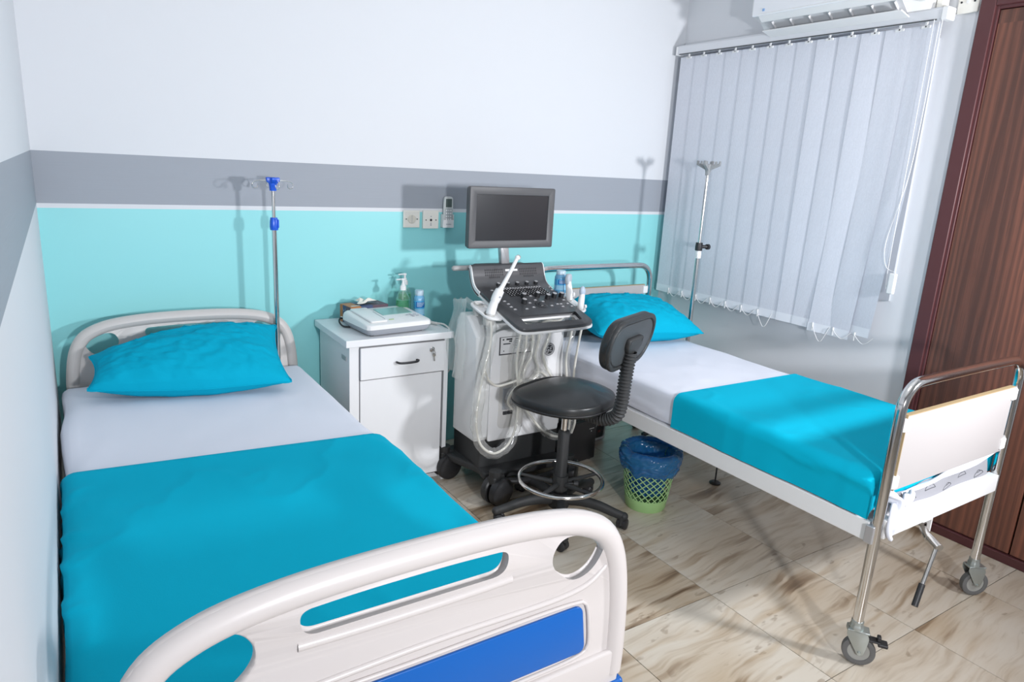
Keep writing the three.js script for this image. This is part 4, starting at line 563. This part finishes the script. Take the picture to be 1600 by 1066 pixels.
  const lg = B(0.185, 0.085, 0.003, 1.795, 0.735, 0.684); { const uv = lg.attributes.uv; for (let i = 0; i < 24; i++) if (i < 16 || i > 19) uv.setXY(i, 0.5, 0.5); } obj('rating_label', lg, mat([1, 1, 1], 0.45, { map: lab }), body);
  const logo = canvasTex(256, 256, (c) => {
    c.fillStyle = '#2a2b2e'; c.fillRect(0, 0, 256, 256); c.strokeStyle = '#e4e4e6'; c.lineWidth = 9; c.beginPath(); c.arc(128, 128, 112, 0, 7); c.stroke();
    c.lineCap = 'round'; c.lineWidth = 8; for (let k = 0; k < 4; k++) { c.save(); c.translate(128, 128); c.rotate(k * Math.PI / 2); c.beginPath(); c.moveTo(-74, -62); c.quadraticCurveTo(-20, -104, 30, -92); c.quadraticCurveTo(58, -82, 46, -64); c.stroke(); c.restore(); }
    c.lineWidth = 10; c.beginPath(); c.moveTo(112, 92); c.quadraticCurveTo(100, 72, 80, 88); c.quadraticCurveTo(52, 122, 66, 152); c.quadraticCurveTo(84, 172, 106, 148); c.quadraticCurveTo(118, 130, 112, 128); c.lineTo(92, 130); c.moveTo(112, 128); c.quadraticCurveTo(122, 168, 96, 190); c.quadraticCurveTo(82, 196, 80, 182); c.stroke();
    c.beginPath(); c.moveTo(184, 92); c.quadraticCurveTo(166, 70, 148, 90); c.quadraticCurveTo(138, 110, 160, 122); c.quadraticCurveTo(132, 130, 140, 156); c.quadraticCurveTo(158, 182, 186, 156); c.moveTo(160, 122); c.lineTo(178, 118); c.stroke();
  });
  const dg2 = new THREE.CylinderGeometry(0.031, 0.031, 0.006, 40); dg2.rotateX(Math.PI / 2); dg2.rotateZ(0); const ouv = dg2.attributes.uv, op = dg2.attributes.position; for (let i = 0; i < ouv.count; i++) ouv.setXY(i, op.getX(i) / 0.062 + 0.5, op.getY(i) / 0.062 + 0.5); dg2.translate(1.985, 0.695, 0.684); obj('logo', dg2, mat([1, 1, 1], 0.4, { map: logo }), body, 'dark round emblem with white script monogram');
  // base and castors
  const base = grp('base', t);
  obj('chassis', [BB(1.635, 2.09, 0.125, 0.278, 0.40, 0.66, 0.012), EX(roundShape([[1.57, -0.41], [1.62, -0.36], [2.07, -0.36], [2.13, -0.40], [2.13, -0.46], [2.08, -0.66], [2.10, -0.72], [2.04, -0.75], [1.68, -0.75], [1.62, -0.72], [1.64, -0.66], [1.58, -0.47]], 0.03), 0.035, 0.008).rotateX(-Math.PI / 2).translate(0, 0.105, 0)], M.blackSoft, base);
  obj('foot_bar', T([[1.68, 0.105, 0.76], [1.80, 0.10, 0.80], [1.95, 0.10, 0.80], [2.08, 0.105, 0.76]], 0.016, 30, 10), M.black, base);
  function twin(x, z, turn, R, parent = base, arm = true) {
    const w = grp('castor', t, [x, 0, z], turn);
    for (const s of [-1, 1]) { const g = L([[0, -0.021], [R * 0.72, -0.021], [R * 0.80, -0.017], [R * 0.96, -0.017], [R, -0.008], [R, 0.012], [R * 0.9, 0.018], [0, 0.018]], 0, 0, 0, 36); g.rotateX(Math.PI / 2); if (s > 0) g.rotateX(Math.PI); g.translate(0, R, s * 0.026); obj('wheel', g, M.black, w); }
    obj('fork', [BB(-0.03, 0.035, R * 0.9, R * 1.72, -0.007, 0.007, 0.004), BB(-0.045, 0.03, R * 1.5, R * 2.16, -0.024, 0.024, 0.010), L([[0, R * 1.6], [0.024, R * 1.6], [0.026, R * 2.0], [0.030, R * 2.1], [0.030, R * 2.5], [0, R * 2.6]], -0.015, 0, 0)], M.blackSoft, w);
  }
  twin(1.672, 0.775, 0.25, 0.068); twin(1.592, 0.415, 0.15, 0.068); twin(2.115, 0.735, 0.7, 0.062); twin(2.125, 0.43, 0.3, 0.062);
}
// probes with their cables in plastic sleeves
{
  const probe = (name, label, parts) => { const t = thing(name, label, 'probe', [0, 0, 0], 0, 'ultrasound probes in their holders'); parts(t); return t; };
  const sleeve = (pts, r, n, s) => SW(CR(pts), n, (u, a) => r * (1 + 0.28 * (fbm(u * n * 0.35 + s, a * 1.2, s, 2) - 0.5) * 2 + 0.10 * Math.sin(a * 3 + u * 30)), 14);
  const cab = (t, pts, slr, n = 90, s = 1, from = 0) => { obj('cable', T(pts, 0.0058, n, 8), M.cable, t); if (slr) obj('plastic_sleeve', sleeve(pts.slice(from), slr, n, s), M.sleeve, t, 'crumpled clear plastic sleeve'); };
  probe('ultrasound_probe', 'long white wand probe leaning up out of the left holder of the ultrasound machine', t => {
    const c = CR([[1.650, 0.868, 0.672], [1.658, 0.90, 0.672], [1.680, 0.955, 0.670], [1.702, 0.99, 0.666], [1.725, 1.022, 0.662], [1.760, 1.072, 0.655], [1.795, 1.128, 0.648]]);
    obj('wand', [SW(c, 60, u => u < 0.06 ? 0.012 + u * 0.13 : u < 0.34 ? 0.0215 - 0.004 * sm(0.1, 0.34, u) : u < 0.42 ? 0.0165 : u < 0.52 ? 0.0165 - 0.006 * sm(0.42, 0.52, u) : 0.0105 - 0.002 * sm(0.5, 0.85, u), 18), SW(CR([[1.674, 0.942, 0.6705], [1.690, 0.972, 0.668], [1.703, 0.992, 0.666]]), 10, u => 0.0205 + 0.002 * Math.sin(u * 3.1), 16), cap([1.800, 1.133, 0.647], 0.0125)], M.plastic, t);
    obj('tip', (() => { const g = new THREE.SphereGeometry(0.0115, 16, 12, 0, Math.PI * 2, 0, Math.PI * 0.5); g.rotateZ(-0.9); g.translate(1.804, 1.135, 0.646); return g; })(), mat([0.35, 0.30, 0.29], 0.4), t); obj('marker', new THREE.CylinderGeometry(0.005, 0.005, 0.003, 14).rotateX(Math.PI / 2).translate(1.688, 0.966, 0.690), M.plasticGrey, t);
    cab(t, [[1.650, 0.875, 0.675], [1.640, 0.83, 0.71], [1.622, 0.76, 0.735], [1.588, 0.64, 0.745], [1.560, 0.50, 0.755], [1.552, 0.40, 0.765], [1.578, 0.305, 0.775], [1.640, 0.262, 0.785], [1.705, 0.285, 0.785], [1.750, 0.345, 0.775], [1.772, 0.43, 0.76], [1.778, 0.54, 0.745], [1.768, 0.66, 0.735], [1.775, 0.76, 0.735], [1.80, 0.84, 0.72]], 0.024, 150, 3);
  });
  probe('ultrasound_probe', 'white probe with a flat pale grey head beside the squat blue bottle', t => {
    obj('handle', [SW(CR([[2.155, 0.88, 0.592], [2.155, 0.925, 0.592], [2.150, 0.965, 0.590], [2.146, 1.0, 0.586]]), 24, (u, a) => 0.013 + 0.004 * Math.sin(u * 3), 16), C([2.17, 0.935, 0.60], [2.178, 0.935, 0.604], 0.012)], M.plastic, t);
    obj('head', EX(roundShape([[-0.019, 0], [0.019, 0], [0.024, 0.028], [0.015, 0.052], [-0.015, 0.052], [-0.024, 0.028]], 0.01), 0.022, 0.006).rotateY(0.5).translate(2.142, 0.985, 0.575), mat([0.46, 0.50, 0.55], 0.4), t);
    cab(t, [[2.155, 0.885, 0.60], [2.135, 0.83, 0.66], [2.09, 0.76, 0.71], [2.068, 0.66, 0.715], [2.075, 0.56, 0.72], [2.088, 0.46, 0.72], [2.11, 0.36, 0.725], [2.10, 0.27, 0.73], [2.00, 0.275, 0.765], [1.915, 0.325, 0.76], [1.84, 0.425, 0.735], [1.80, 0.48, 0.72], [1.80, 0.60, 0.70]], 0.018, 130, 11);
  });
  probe('ultrasound_probe', 'small white probe with a rounded grey-blue tip in the front right holder', t => {
    obj('handle', [SW(CR([[2.152, 0.86, 0.690], [2.152, 0.90, 0.690], [2.156, 0.935, 0.688], [2.158, 0.955, 0.687]]), 20, u => 0.0125 + 0.003 * Math.sin(u * 3), 16), C([2.168, 0.895, 0.70], [2.176, 0.895, 0.702], 0.009)], M.plastic, t);
    const g = new THREE.SphereGeometry(0.0165, 20, 14); g.scale(1, 1.55, 0.8); g.translate(2.158, 0.967, 0.687); obj('head', g, mat([0.42, 0.50, 0.60], 0.4), t);
    cab(t, [[2.152, 0.865, 0.70], [2.155, 0.82, 0.71], [2.14, 0.74, 0.715], [2.13, 0.62, 0.71], [2.128, 0.50, 0.71], [2.135, 0.40, 0.715], [2.15, 0.31, 0.72], [2.12, 0.26, 0.735]], 0, 70, 5);
  });
  // the tangle of sleeved leads on the front of the body
  const tl = thing('lead_bundle', 'tangle of off-white leads in clear plastic sleeves on the front of the ultrasound body', 'cables');
  cab(tl, [[1.815, 0.845, 0.72], [1.815, 0.76, 0.735], [1.80, 0.68, 0.74], [1.785, 0.60, 0.738], [1.80, 0.53, 0.735], [1.86, 0.57, 0.735], [1.91, 0.60, 0.725], [1.96, 0.57, 0.715]], 0.017, 80, 21);
  cab(tl, [[1.845, 0.840, 0.715], [1.858, 0.76, 0.725], [1.850, 0.69, 0.73], [1.815, 0.63, 0.735], [1.79, 0.56, 0.74], [1.775, 0.50, 0.745], [1.79, 0.43, 0.75]], 0.014, 70, 31);
  cab(tl, [[1.97, 0.83, 0.715], [1.955, 0.76, 0.715], [1.93, 0.69, 0.715], [1.95, 0.62, 0.715], [1.99, 0.56, 0.715]], 0.013, 60, 41);
  cab(tl, [[1.90, 0.835, 0.715], [1.895, 0.75, 0.72], [1.88, 0.68, 0.72], [1.90, 0.62, 0.72], [1.87, 0.56, 0.735], [1.80, 0.565, 0.745], [1.745, 0.53, 0.745], [1.73, 0.48, 0.74], [1.76, 0.44, 0.735]], 0.016, 90, 51);
  cab(tl, [[1.60, 0.66, 0.73], [1.625, 0.60, 0.73], [1.67, 0.565, 0.73], [1.73, 0.57, 0.735], [1.77, 0.58, 0.74]], 0, 40, 61);
  cab(tl, [[1.90, 0.84, 0.73], [1.93, 0.85, 0.735], [1.99, 0.845, 0.735], [2.06, 0.86, 0.70], [2.10, 0.84, 0.66]], 0.013, 50, 71);
}
{ // clear cover hanging over the left side of the machine body
  const g = gridGeo(40, 40, (u, v) => { const x = 1.600 - 0.028 * sm(0, 0.5, v) * (0.5 + 0.5 * Math.sin(u * 9 + v * 3)) - 0.012, z = 0.44 + 0.13 * u + 0.008 * Math.sin(v * 8 + u * 3); return [x + 0.010 * (fbm(u * 6, v * 6, 3) - 0.5), 0.945 - (0.34 + 0.06 * u) * v - 0.03 * (1 - u), z, u, v]; });
  const top = gridGeo(20, 10, (u, v) => [1.588 + v * 0.09, 0.945 - 0.03 * (1 - u) - v * 0.06 + 0.006 * Math.sin(u * 14), 0.44 + 0.13 * u, u, v]);
  tag(obj('plastic_cover', [g, top], M.film), 'clear crinkled plastic sheet draped over the left rear of the ultrasound body', 'cover');
  tag(obj('mains_cable', [T([[1.605, 0.33, 0.10], [1.66, 0.335, 0.12], [1.672, 0.32, 0.14], [1.640, 0.27, 0.13], [1.640, 0.245, 0.14], [1.67, 0.20, 0.15], [1.70, 0.12, 0.17], [1.72, 0.02, 0.18], [1.80, 0.008, 0.14]], 0.004, 90, 8)], M.black), 'black mains cable dropping behind the left of the ultrasound machine', 'cable');
}

// ---------------------------------------------------------------- power units on the floor behind the stool
{
  const t = thing('power_unit', 'black box-shaped power unit on the floor right of the ultrasound machine', 'power unit', [2.30, 0, 0.46], 0.12);
  obj('case', B(0.20, 0.235, 0.28, 0, 0.1245, -0.02, 0.008), M.blackSoft, t); obj('front_cover', EX(roundShape([[-0.10, 0.012], [0.10, 0.012], [0.098, 0.24], [-0.098, 0.24]], 0.01), 0.02, 0.006).translate(0, 0, 0.118), M.black, t);
  obj('lettering', [0, 1, 2, 3, 4].map(i => B(0.0055, 0.004, 0.001, 0.045 + i * 0.0075, 0.19, 0.1385)), mat([0.5, 0.5, 0.5], 0.5), t); obj('indicator', B(0.003, 0.006, 0.002, 0.058, 0.176, 0.1385), M.plastic, t);
  for (const [x, z] of [[-0.08, -0.14], [0.08, -0.14], [-0.08, 0.11], [0.08, 0.11]]) obj('foot', L([[0, 0], [0.012, 0], [0.012, 0.01], [0, 0.01]], x, 0, z, 12), M.rubber, t);
  const s = thing('voltage_regulator', 'white-framed regulator with black and red front, behind the black power unit', 'regulator', [2.53, 0, 0.285], 0.10);
  obj('case', B(0.23, 0.20, 0.24, 0, 0.104, -0.02, 0.006), mat([0.55, 0.55, 0.53], 0.45), s);
  obj('front_frame', EX((() => { const q = roundShape([[-0.115, 0.006], [0.115, 0.006], [0.115, 0.205], [-0.115, 0.205]], 0.008); q.holes.push(roundShape([[-0.10, 0.19], [0.06, 0.19], [0.02, 0.10], [-0.06, 0.075], [-0.10, 0.10]], 0.03, true)); q.holes.push(roundShape([[0.105, 0.185], [0.09, 0.185], [0.03, 0.075], [-0.02, 0.02], [0.105, 0.02]], 0.02, true)); return q; })(), 0.016, 0.004).translate(0, 0, 0.098), mat([0.52, 0.52, 0.51], 0.4), s);
  obj('front_inset', B(0.21, 0.18, 0.006, 0, 0.105, 0.103), M.black, s); obj('meter', B(0.08, 0.03, 0.004, -0.03, 0.15, 0.107, 0.001), mat([0.20, 0.03, 0.03], 0.3), s); obj('socket', [B(0.02, 0.014, 0.003, 0.07, 0.06, 0.107), B(0.02, 0.014, 0.003, 0.07, 0.10, 0.107)], mat([0.16, 0.03, 0.03], 0.4), s);
  for (const [x, z] of [[-0.09, -0.12], [0.09, -0.12], [-0.09, 0.08], [0.09, 0.08]]) obj('foot', L([[0, 0], [0.012, 0], [0.012, 0.008], [0, 0.008]], x, 0, z, 12), M.rubber, s);
}

// ---------------------------------------------------------------- stool
{
  const yaw = 0.33, t = thing('drafting_stool', 'black vinyl swivel stool with backrest, chrome foot ring and castors', 'stool', [1.858, 0, 1.009]);
  // five-arm base
  const hub = obj('base_hub', L([[0, 0.055], [0.045, 0.055], [0.05, 0.075], [0.044, 0.105], [0.036, 0.125], [0, 0.125]], 0, 0, 0, 24), M.blackSoft, t);
  for (let k = 0; k < 5; k++) {
    const a = (50 + 72 * k) * Math.PI / 180, d = (r, y) => [Math.cos(a) * r, y, Math.sin(a) * r];
    const path = CR([d(0.03, 0.092), d(0.10, 0.098), d(0.18, 0.092), d(0.255, 0.072), d(0.297, 0.062)]), g = SW(path, 24, (u, q) => (0.026 - 0.007 * u) * (0.78 + 0.22 * Math.abs(Math.cos(q))), 14);
    const l = obj('base_arm', [g, cap(d(0.297, 0.064), 0.019)], M.blackSoft, t);
    const cw = grp('castor', t, d(0.290, 0), [0.5, 1.9, -0.6, 0.3, 2.3][k]);
    for (const s of [-1, 1]) { const w = L([[0, -0.011], [0.019, -0.011], [0.0255, -0.007], [0.0255, 0.005], [0.02, 0.010], [0, 0.011]], 0, 0, 0, 24); w.rotateX(Math.PI / 2); if (s < 0) w.rotateX(Math.PI); w.translate(0.008, 0.0258, s * 0.013); obj('wheel', w, M.black, cw); }
    obj('hood', [BB(-0.018, 0.012, 0.020, 0.052, -0.006, 0.006, 0.003), L([[0, 0.046], [0.012, 0.046], [0.012, 0.062], [0, 0.062]], -0.006, 0, 0, 14)], M.blackSoft, cw);
  }
  obj('column', L([[0, 0.10], [0.030, 0.10], [0.030, 0.115], [0.026, 0.12], [0.026, 0.405], [0.022, 0.42], [0, 0.42]], 0, 0, 0, 28), M.blackSoft, t);
  obj('gas_rod', C([0, 0.41, 0], [0, 0.535, 0], 0.0145), M.chrome, t);
  // foot ring
  const ring = grp('foot_ring', t, [0, 0.187, 0]);
  const rg = new THREE.TorusGeometry(0.188, 0.0095, 14, 90); rg.rotateX(Math.PI / 2); obj('ring', rg, M.chrome, ring);
  obj('collar', L([[0.026, -0.05], [0.034, -0.05], [0.036, 0.0], [0.034, 0.02], [0.026, 0.02], [0.026, -0.05]], 0, 0, 0, 28), M.blackSoft, ring);
  for (let k = 0; k < 5; k++) { const a = (80 + 72 * k) * Math.PI / 180; const g = SW(CR([[Math.cos(a) * 0.03, -0.018, Math.sin(a) * 0.03], [Math.cos(a) * 0.10, -0.012, Math.sin(a) * 0.10], [Math.cos(a) * 0.184, -0.002, Math.sin(a) * 0.184]]), 10, u => 0.0125 - 0.005 * u, 8); obj('spoke', g, M.blackSoft, ring); }
  obj('ring_knob', [C([0.03, -0.02, 0.02], [0.055, -0.02, 0.038], 0.006), C([0.05, -0.02, 0.034], [0.066, -0.02, 0.046], 0.016)], M.black, ring);
  // seat, local: z towards the backrest
  const seat = grp('seat', t, [0.012, 0, -0.025], yaw);
  const out = a => { const c = Math.cos(a), s = Math.sin(a), n = s > 0 ? 2.5 : 3.0; return [Math.sign(c) * Math.abs(c) ** (2 / n) * (0.218 - 0.012 * Math.max(0, s)), Math.sign(s) * Math.abs(s) ** (2 / n) * 0.205]; };
  obj('cushion', gridGeo(96, 26, (u, v) => {
    const a = u * Math.PI * 2, [x, z] = out(a); let k, y;
    if (v < 0.2) { k = v / 0.2 * 0.97; y = 0.541; } else if (v < 0.45) { const b = (v - 0.2) / 0.25 * Math.PI - Math.PI / 2; k = 0.97 + 0.03 * Math.cos(b); y = 0.565 + 0.024 * Math.sin(b); } else { const b = (v - 0.45) / 0.55; k = 0.97 * (1 - b); y = 0.589 + 0.040 * (1 - (1 - b) ** 2.6) - 0.012 * Math.max(0, -z / 0.2) ** 2 * (1 - b); }
    const q = Math.max(0, z * k / 0.2), wr = 0.004 * ridge(x * k * 3, z * k * 3, 60) * q;
    return [x * k, y + wr, z * k, x * k, z * k];
  }), M.vinyl, seat);
  obj('piping', T(Array.from({ length: 48 }, (_, i) => { const [x, z] = out(i / 48 * Math.PI * 2); return [x * 1.0, 0.553, z * 1.0]; }), 0.0038, 160, 7, true), M.black, seat);
  obj('mount', [BB(-0.09, 0.09, 0.528, 0.543, -0.1, 0.1, 0.004), BB(-0.035, 0.035, 0.515, 0.532, -0.02, 0.19, 0.004)], M.black, seat);
  const bp = CR([[0, 0.518, 0.09], [0, 0.514, 0.15], [0, 0.520, 0.215], [0, 0.553, 0.262], [0, 0.61, 0.277], [0, 0.69, 0.282], [0, 0.77, 0.288], [0, 0.835, 0.297]]);
  obj('bellows', SW(bp, 260, u => 0.0255 + 0.0042 * Math.sin(u * Math.PI * 2 * 32), 20), M.blackSoft, seat);
  const bk = grp('backrest', t, [0.012, 0, -0.025], yaw + 0.06);
  const BS = e => [[-0.150, -0.108, 0.06], [0.150, -0.108, 0.06], [0.212, 0.0, 0.07], [0.172, 0.110, 0.07], [-0.172, 0.110, 0.07], [-0.212, 0.0, 0.07]].map(([x, y, r]) => [x - Math.sign(x) * e, y - Math.sign(y) * e, r]);
  const bs = roundShape(BS(0), 0.06), bi = roundShape(BS(0.020), 0.06);
  const place = g => { g.rotateX(0.20); g.translate(0, 0.872, 0.262); return g; };
  obj('pad', place(EX(bs, 0.046, 0.018, 5, 14).translate(0, 0, -0.022)), M.vinyl, bk);
  obj('back_rim', place(EX((() => { const s = roundShape(BS(-0.001), 0.06); s.holes.push(roundShape(BS(0.016), 0.06, true)); return s; })(), 0.020, 0.007, 3, 14).translate(0, 0, 0.012)), mat([0.028, 0.029, 0.030], 0.5), bk);
  obj('back_shell', place(EX(bi, 0.008, 0.003, 3, 14).translate(0, 0, 0.020)), mat([0.05, 0.054, 0.058], 0.5), bk);
  obj('back_mount', [place(EX(roundShape([[-0.066, 0.030], [0.066, 0.030], [0.066, -0.008], [0.032, -0.046], [-0.032, -0.046], [-0.066, -0.008]], 0.016), 0.024, 0.008).translate(0, 0.0, 0.024))], M.blackSoft, bk);
  obj('screw', [-0.05, 0.05].map(x => place(new THREE.CylinderGeometry(0.006, 0.006, 0.003, 12).rotateX(Math.PI / 2).translate(x, 0.016, 0.0478))), M.inkDark, bk);
}

// ---------------------------------------------------------------- waste bin and its bag
{
  const t = thing('waste_bin', 'light green plastic lattice waste bin on the tiled floor', 'bin', [2.305, 0, 1.105]);
  const rb = 0.095, rt = 0.130, hh = 0.272, R = y => rb + (rt - rb) * y / hh;
  obj('base_band', L([[0, 0.004], [rb - 0.004, 0.0], [rb, 0.006], [R(0.058), 0.058], [R(0.058) - 0.003, 0.058], [rb - 0.003, 0.008], [0, 0.008]], 0, 0, 0, 56), M.lime, t);
  const ribs = []; const NR = 21;
  for (let k = 0; k < NR; k++) for (const s of [-1, 1]) ribs.push(gridGeo(8, 26, (u, v) => { const y = 0.052 + v * (0.238 - 0.052), a = k / NR * Math.PI * 2 + s * v * 1.75, q = u * Math.PI * 2, w = 0.0036, d = 0.0016; const r = R(y) - 0.0015 + Math.cos(q) * d, da = Math.sin(q) * w / r; return [Math.cos(a + da) * r, y + s * 0, Math.sin(a + da) * r]; }));
  obj('lattice', ribs, M.lime, t).userData.kind = 'stuff';
  obj('rim', L([[R(0.236) - 0.003, 0.234], [R(0.236), 0.234], [rt, hh - 0.006], [rt + 0.006, hh - 0.004], [rt + 0.006, hh], [rt - 0.003, hh], [R(0.236) - 0.003, 0.234]], 0, 0, 0, 56), M.lime, t);
  const wob = (a, s) => fbm(Math.cos(a) * 3 + s, Math.sin(a) * 3 + s, s, 3) - 0.5;
  const g = gridGeo(120, 60, (u, v) => {
    const a = u * Math.PI * 2; let r, y;
    if (v < 0.33) { const b = v / 0.33, low = 0.192 + 0.05 * wob(a, 3); r = R(low) + 0.010 + (0.017 + 0.016 * wob(a * 1, 9)) * Math.sin(b * 1.9) + 0.008 * wob(a * 5, 5 + b) * (1 - b); y = low + (hh + 0.008 - low) * b; }
    else if (v < 0.45) { const b = (v - 0.33) / 0.12, c = Math.PI * b; r = rt - 0.004 + 0.022 * Math.cos(c) + 0.02 * wob(a, 9) * (1 - b); y = hh + 0.008 + (0.018 + 0.020 * wob(a, 15)) * Math.sin(c); }
    else { const b = (v - 0.45) / 0.55; y = hh + 0.008 - b * 0.255; r = Math.max(0.0, (R(Math.max(0, y)) - 0.012 - 0.030 * fbm(a * 2.2, b * 3, 22, 3) * (b > 0.05 ? 1 : b * 20)) * (b > 0.8 ? 1 - (b - 0.8) / 0.2 * 0.97 : 1)); }
    const n = (0.016 * (fbm(Math.cos(a) * 7, Math.sin(a) * 7, v * 20, 4) - 0.5) - 0.007 * ridge(a * 1.1 + v, v * 5 - a * 0.6, 77)) * (v > 0.33 && v < 0.5 ? 0.7 : 1);
    return [Math.cos(a) * (r + n), Math.max(0.010, y + n * 0.5), Math.sin(a) * (r + n), u, v];
  });
  const l = tag(obj('bin_liner', g, M.liner), 'crumpled translucent blue bag lining the green lattice bin', 'bin liner'); l.position.set(2.305, 0, 1.105);
}

scene.traverse(o => { if (o.isMesh) { o.castShadow = true; o.receiveShadow = true; } });
renderer.render(scene, camera);
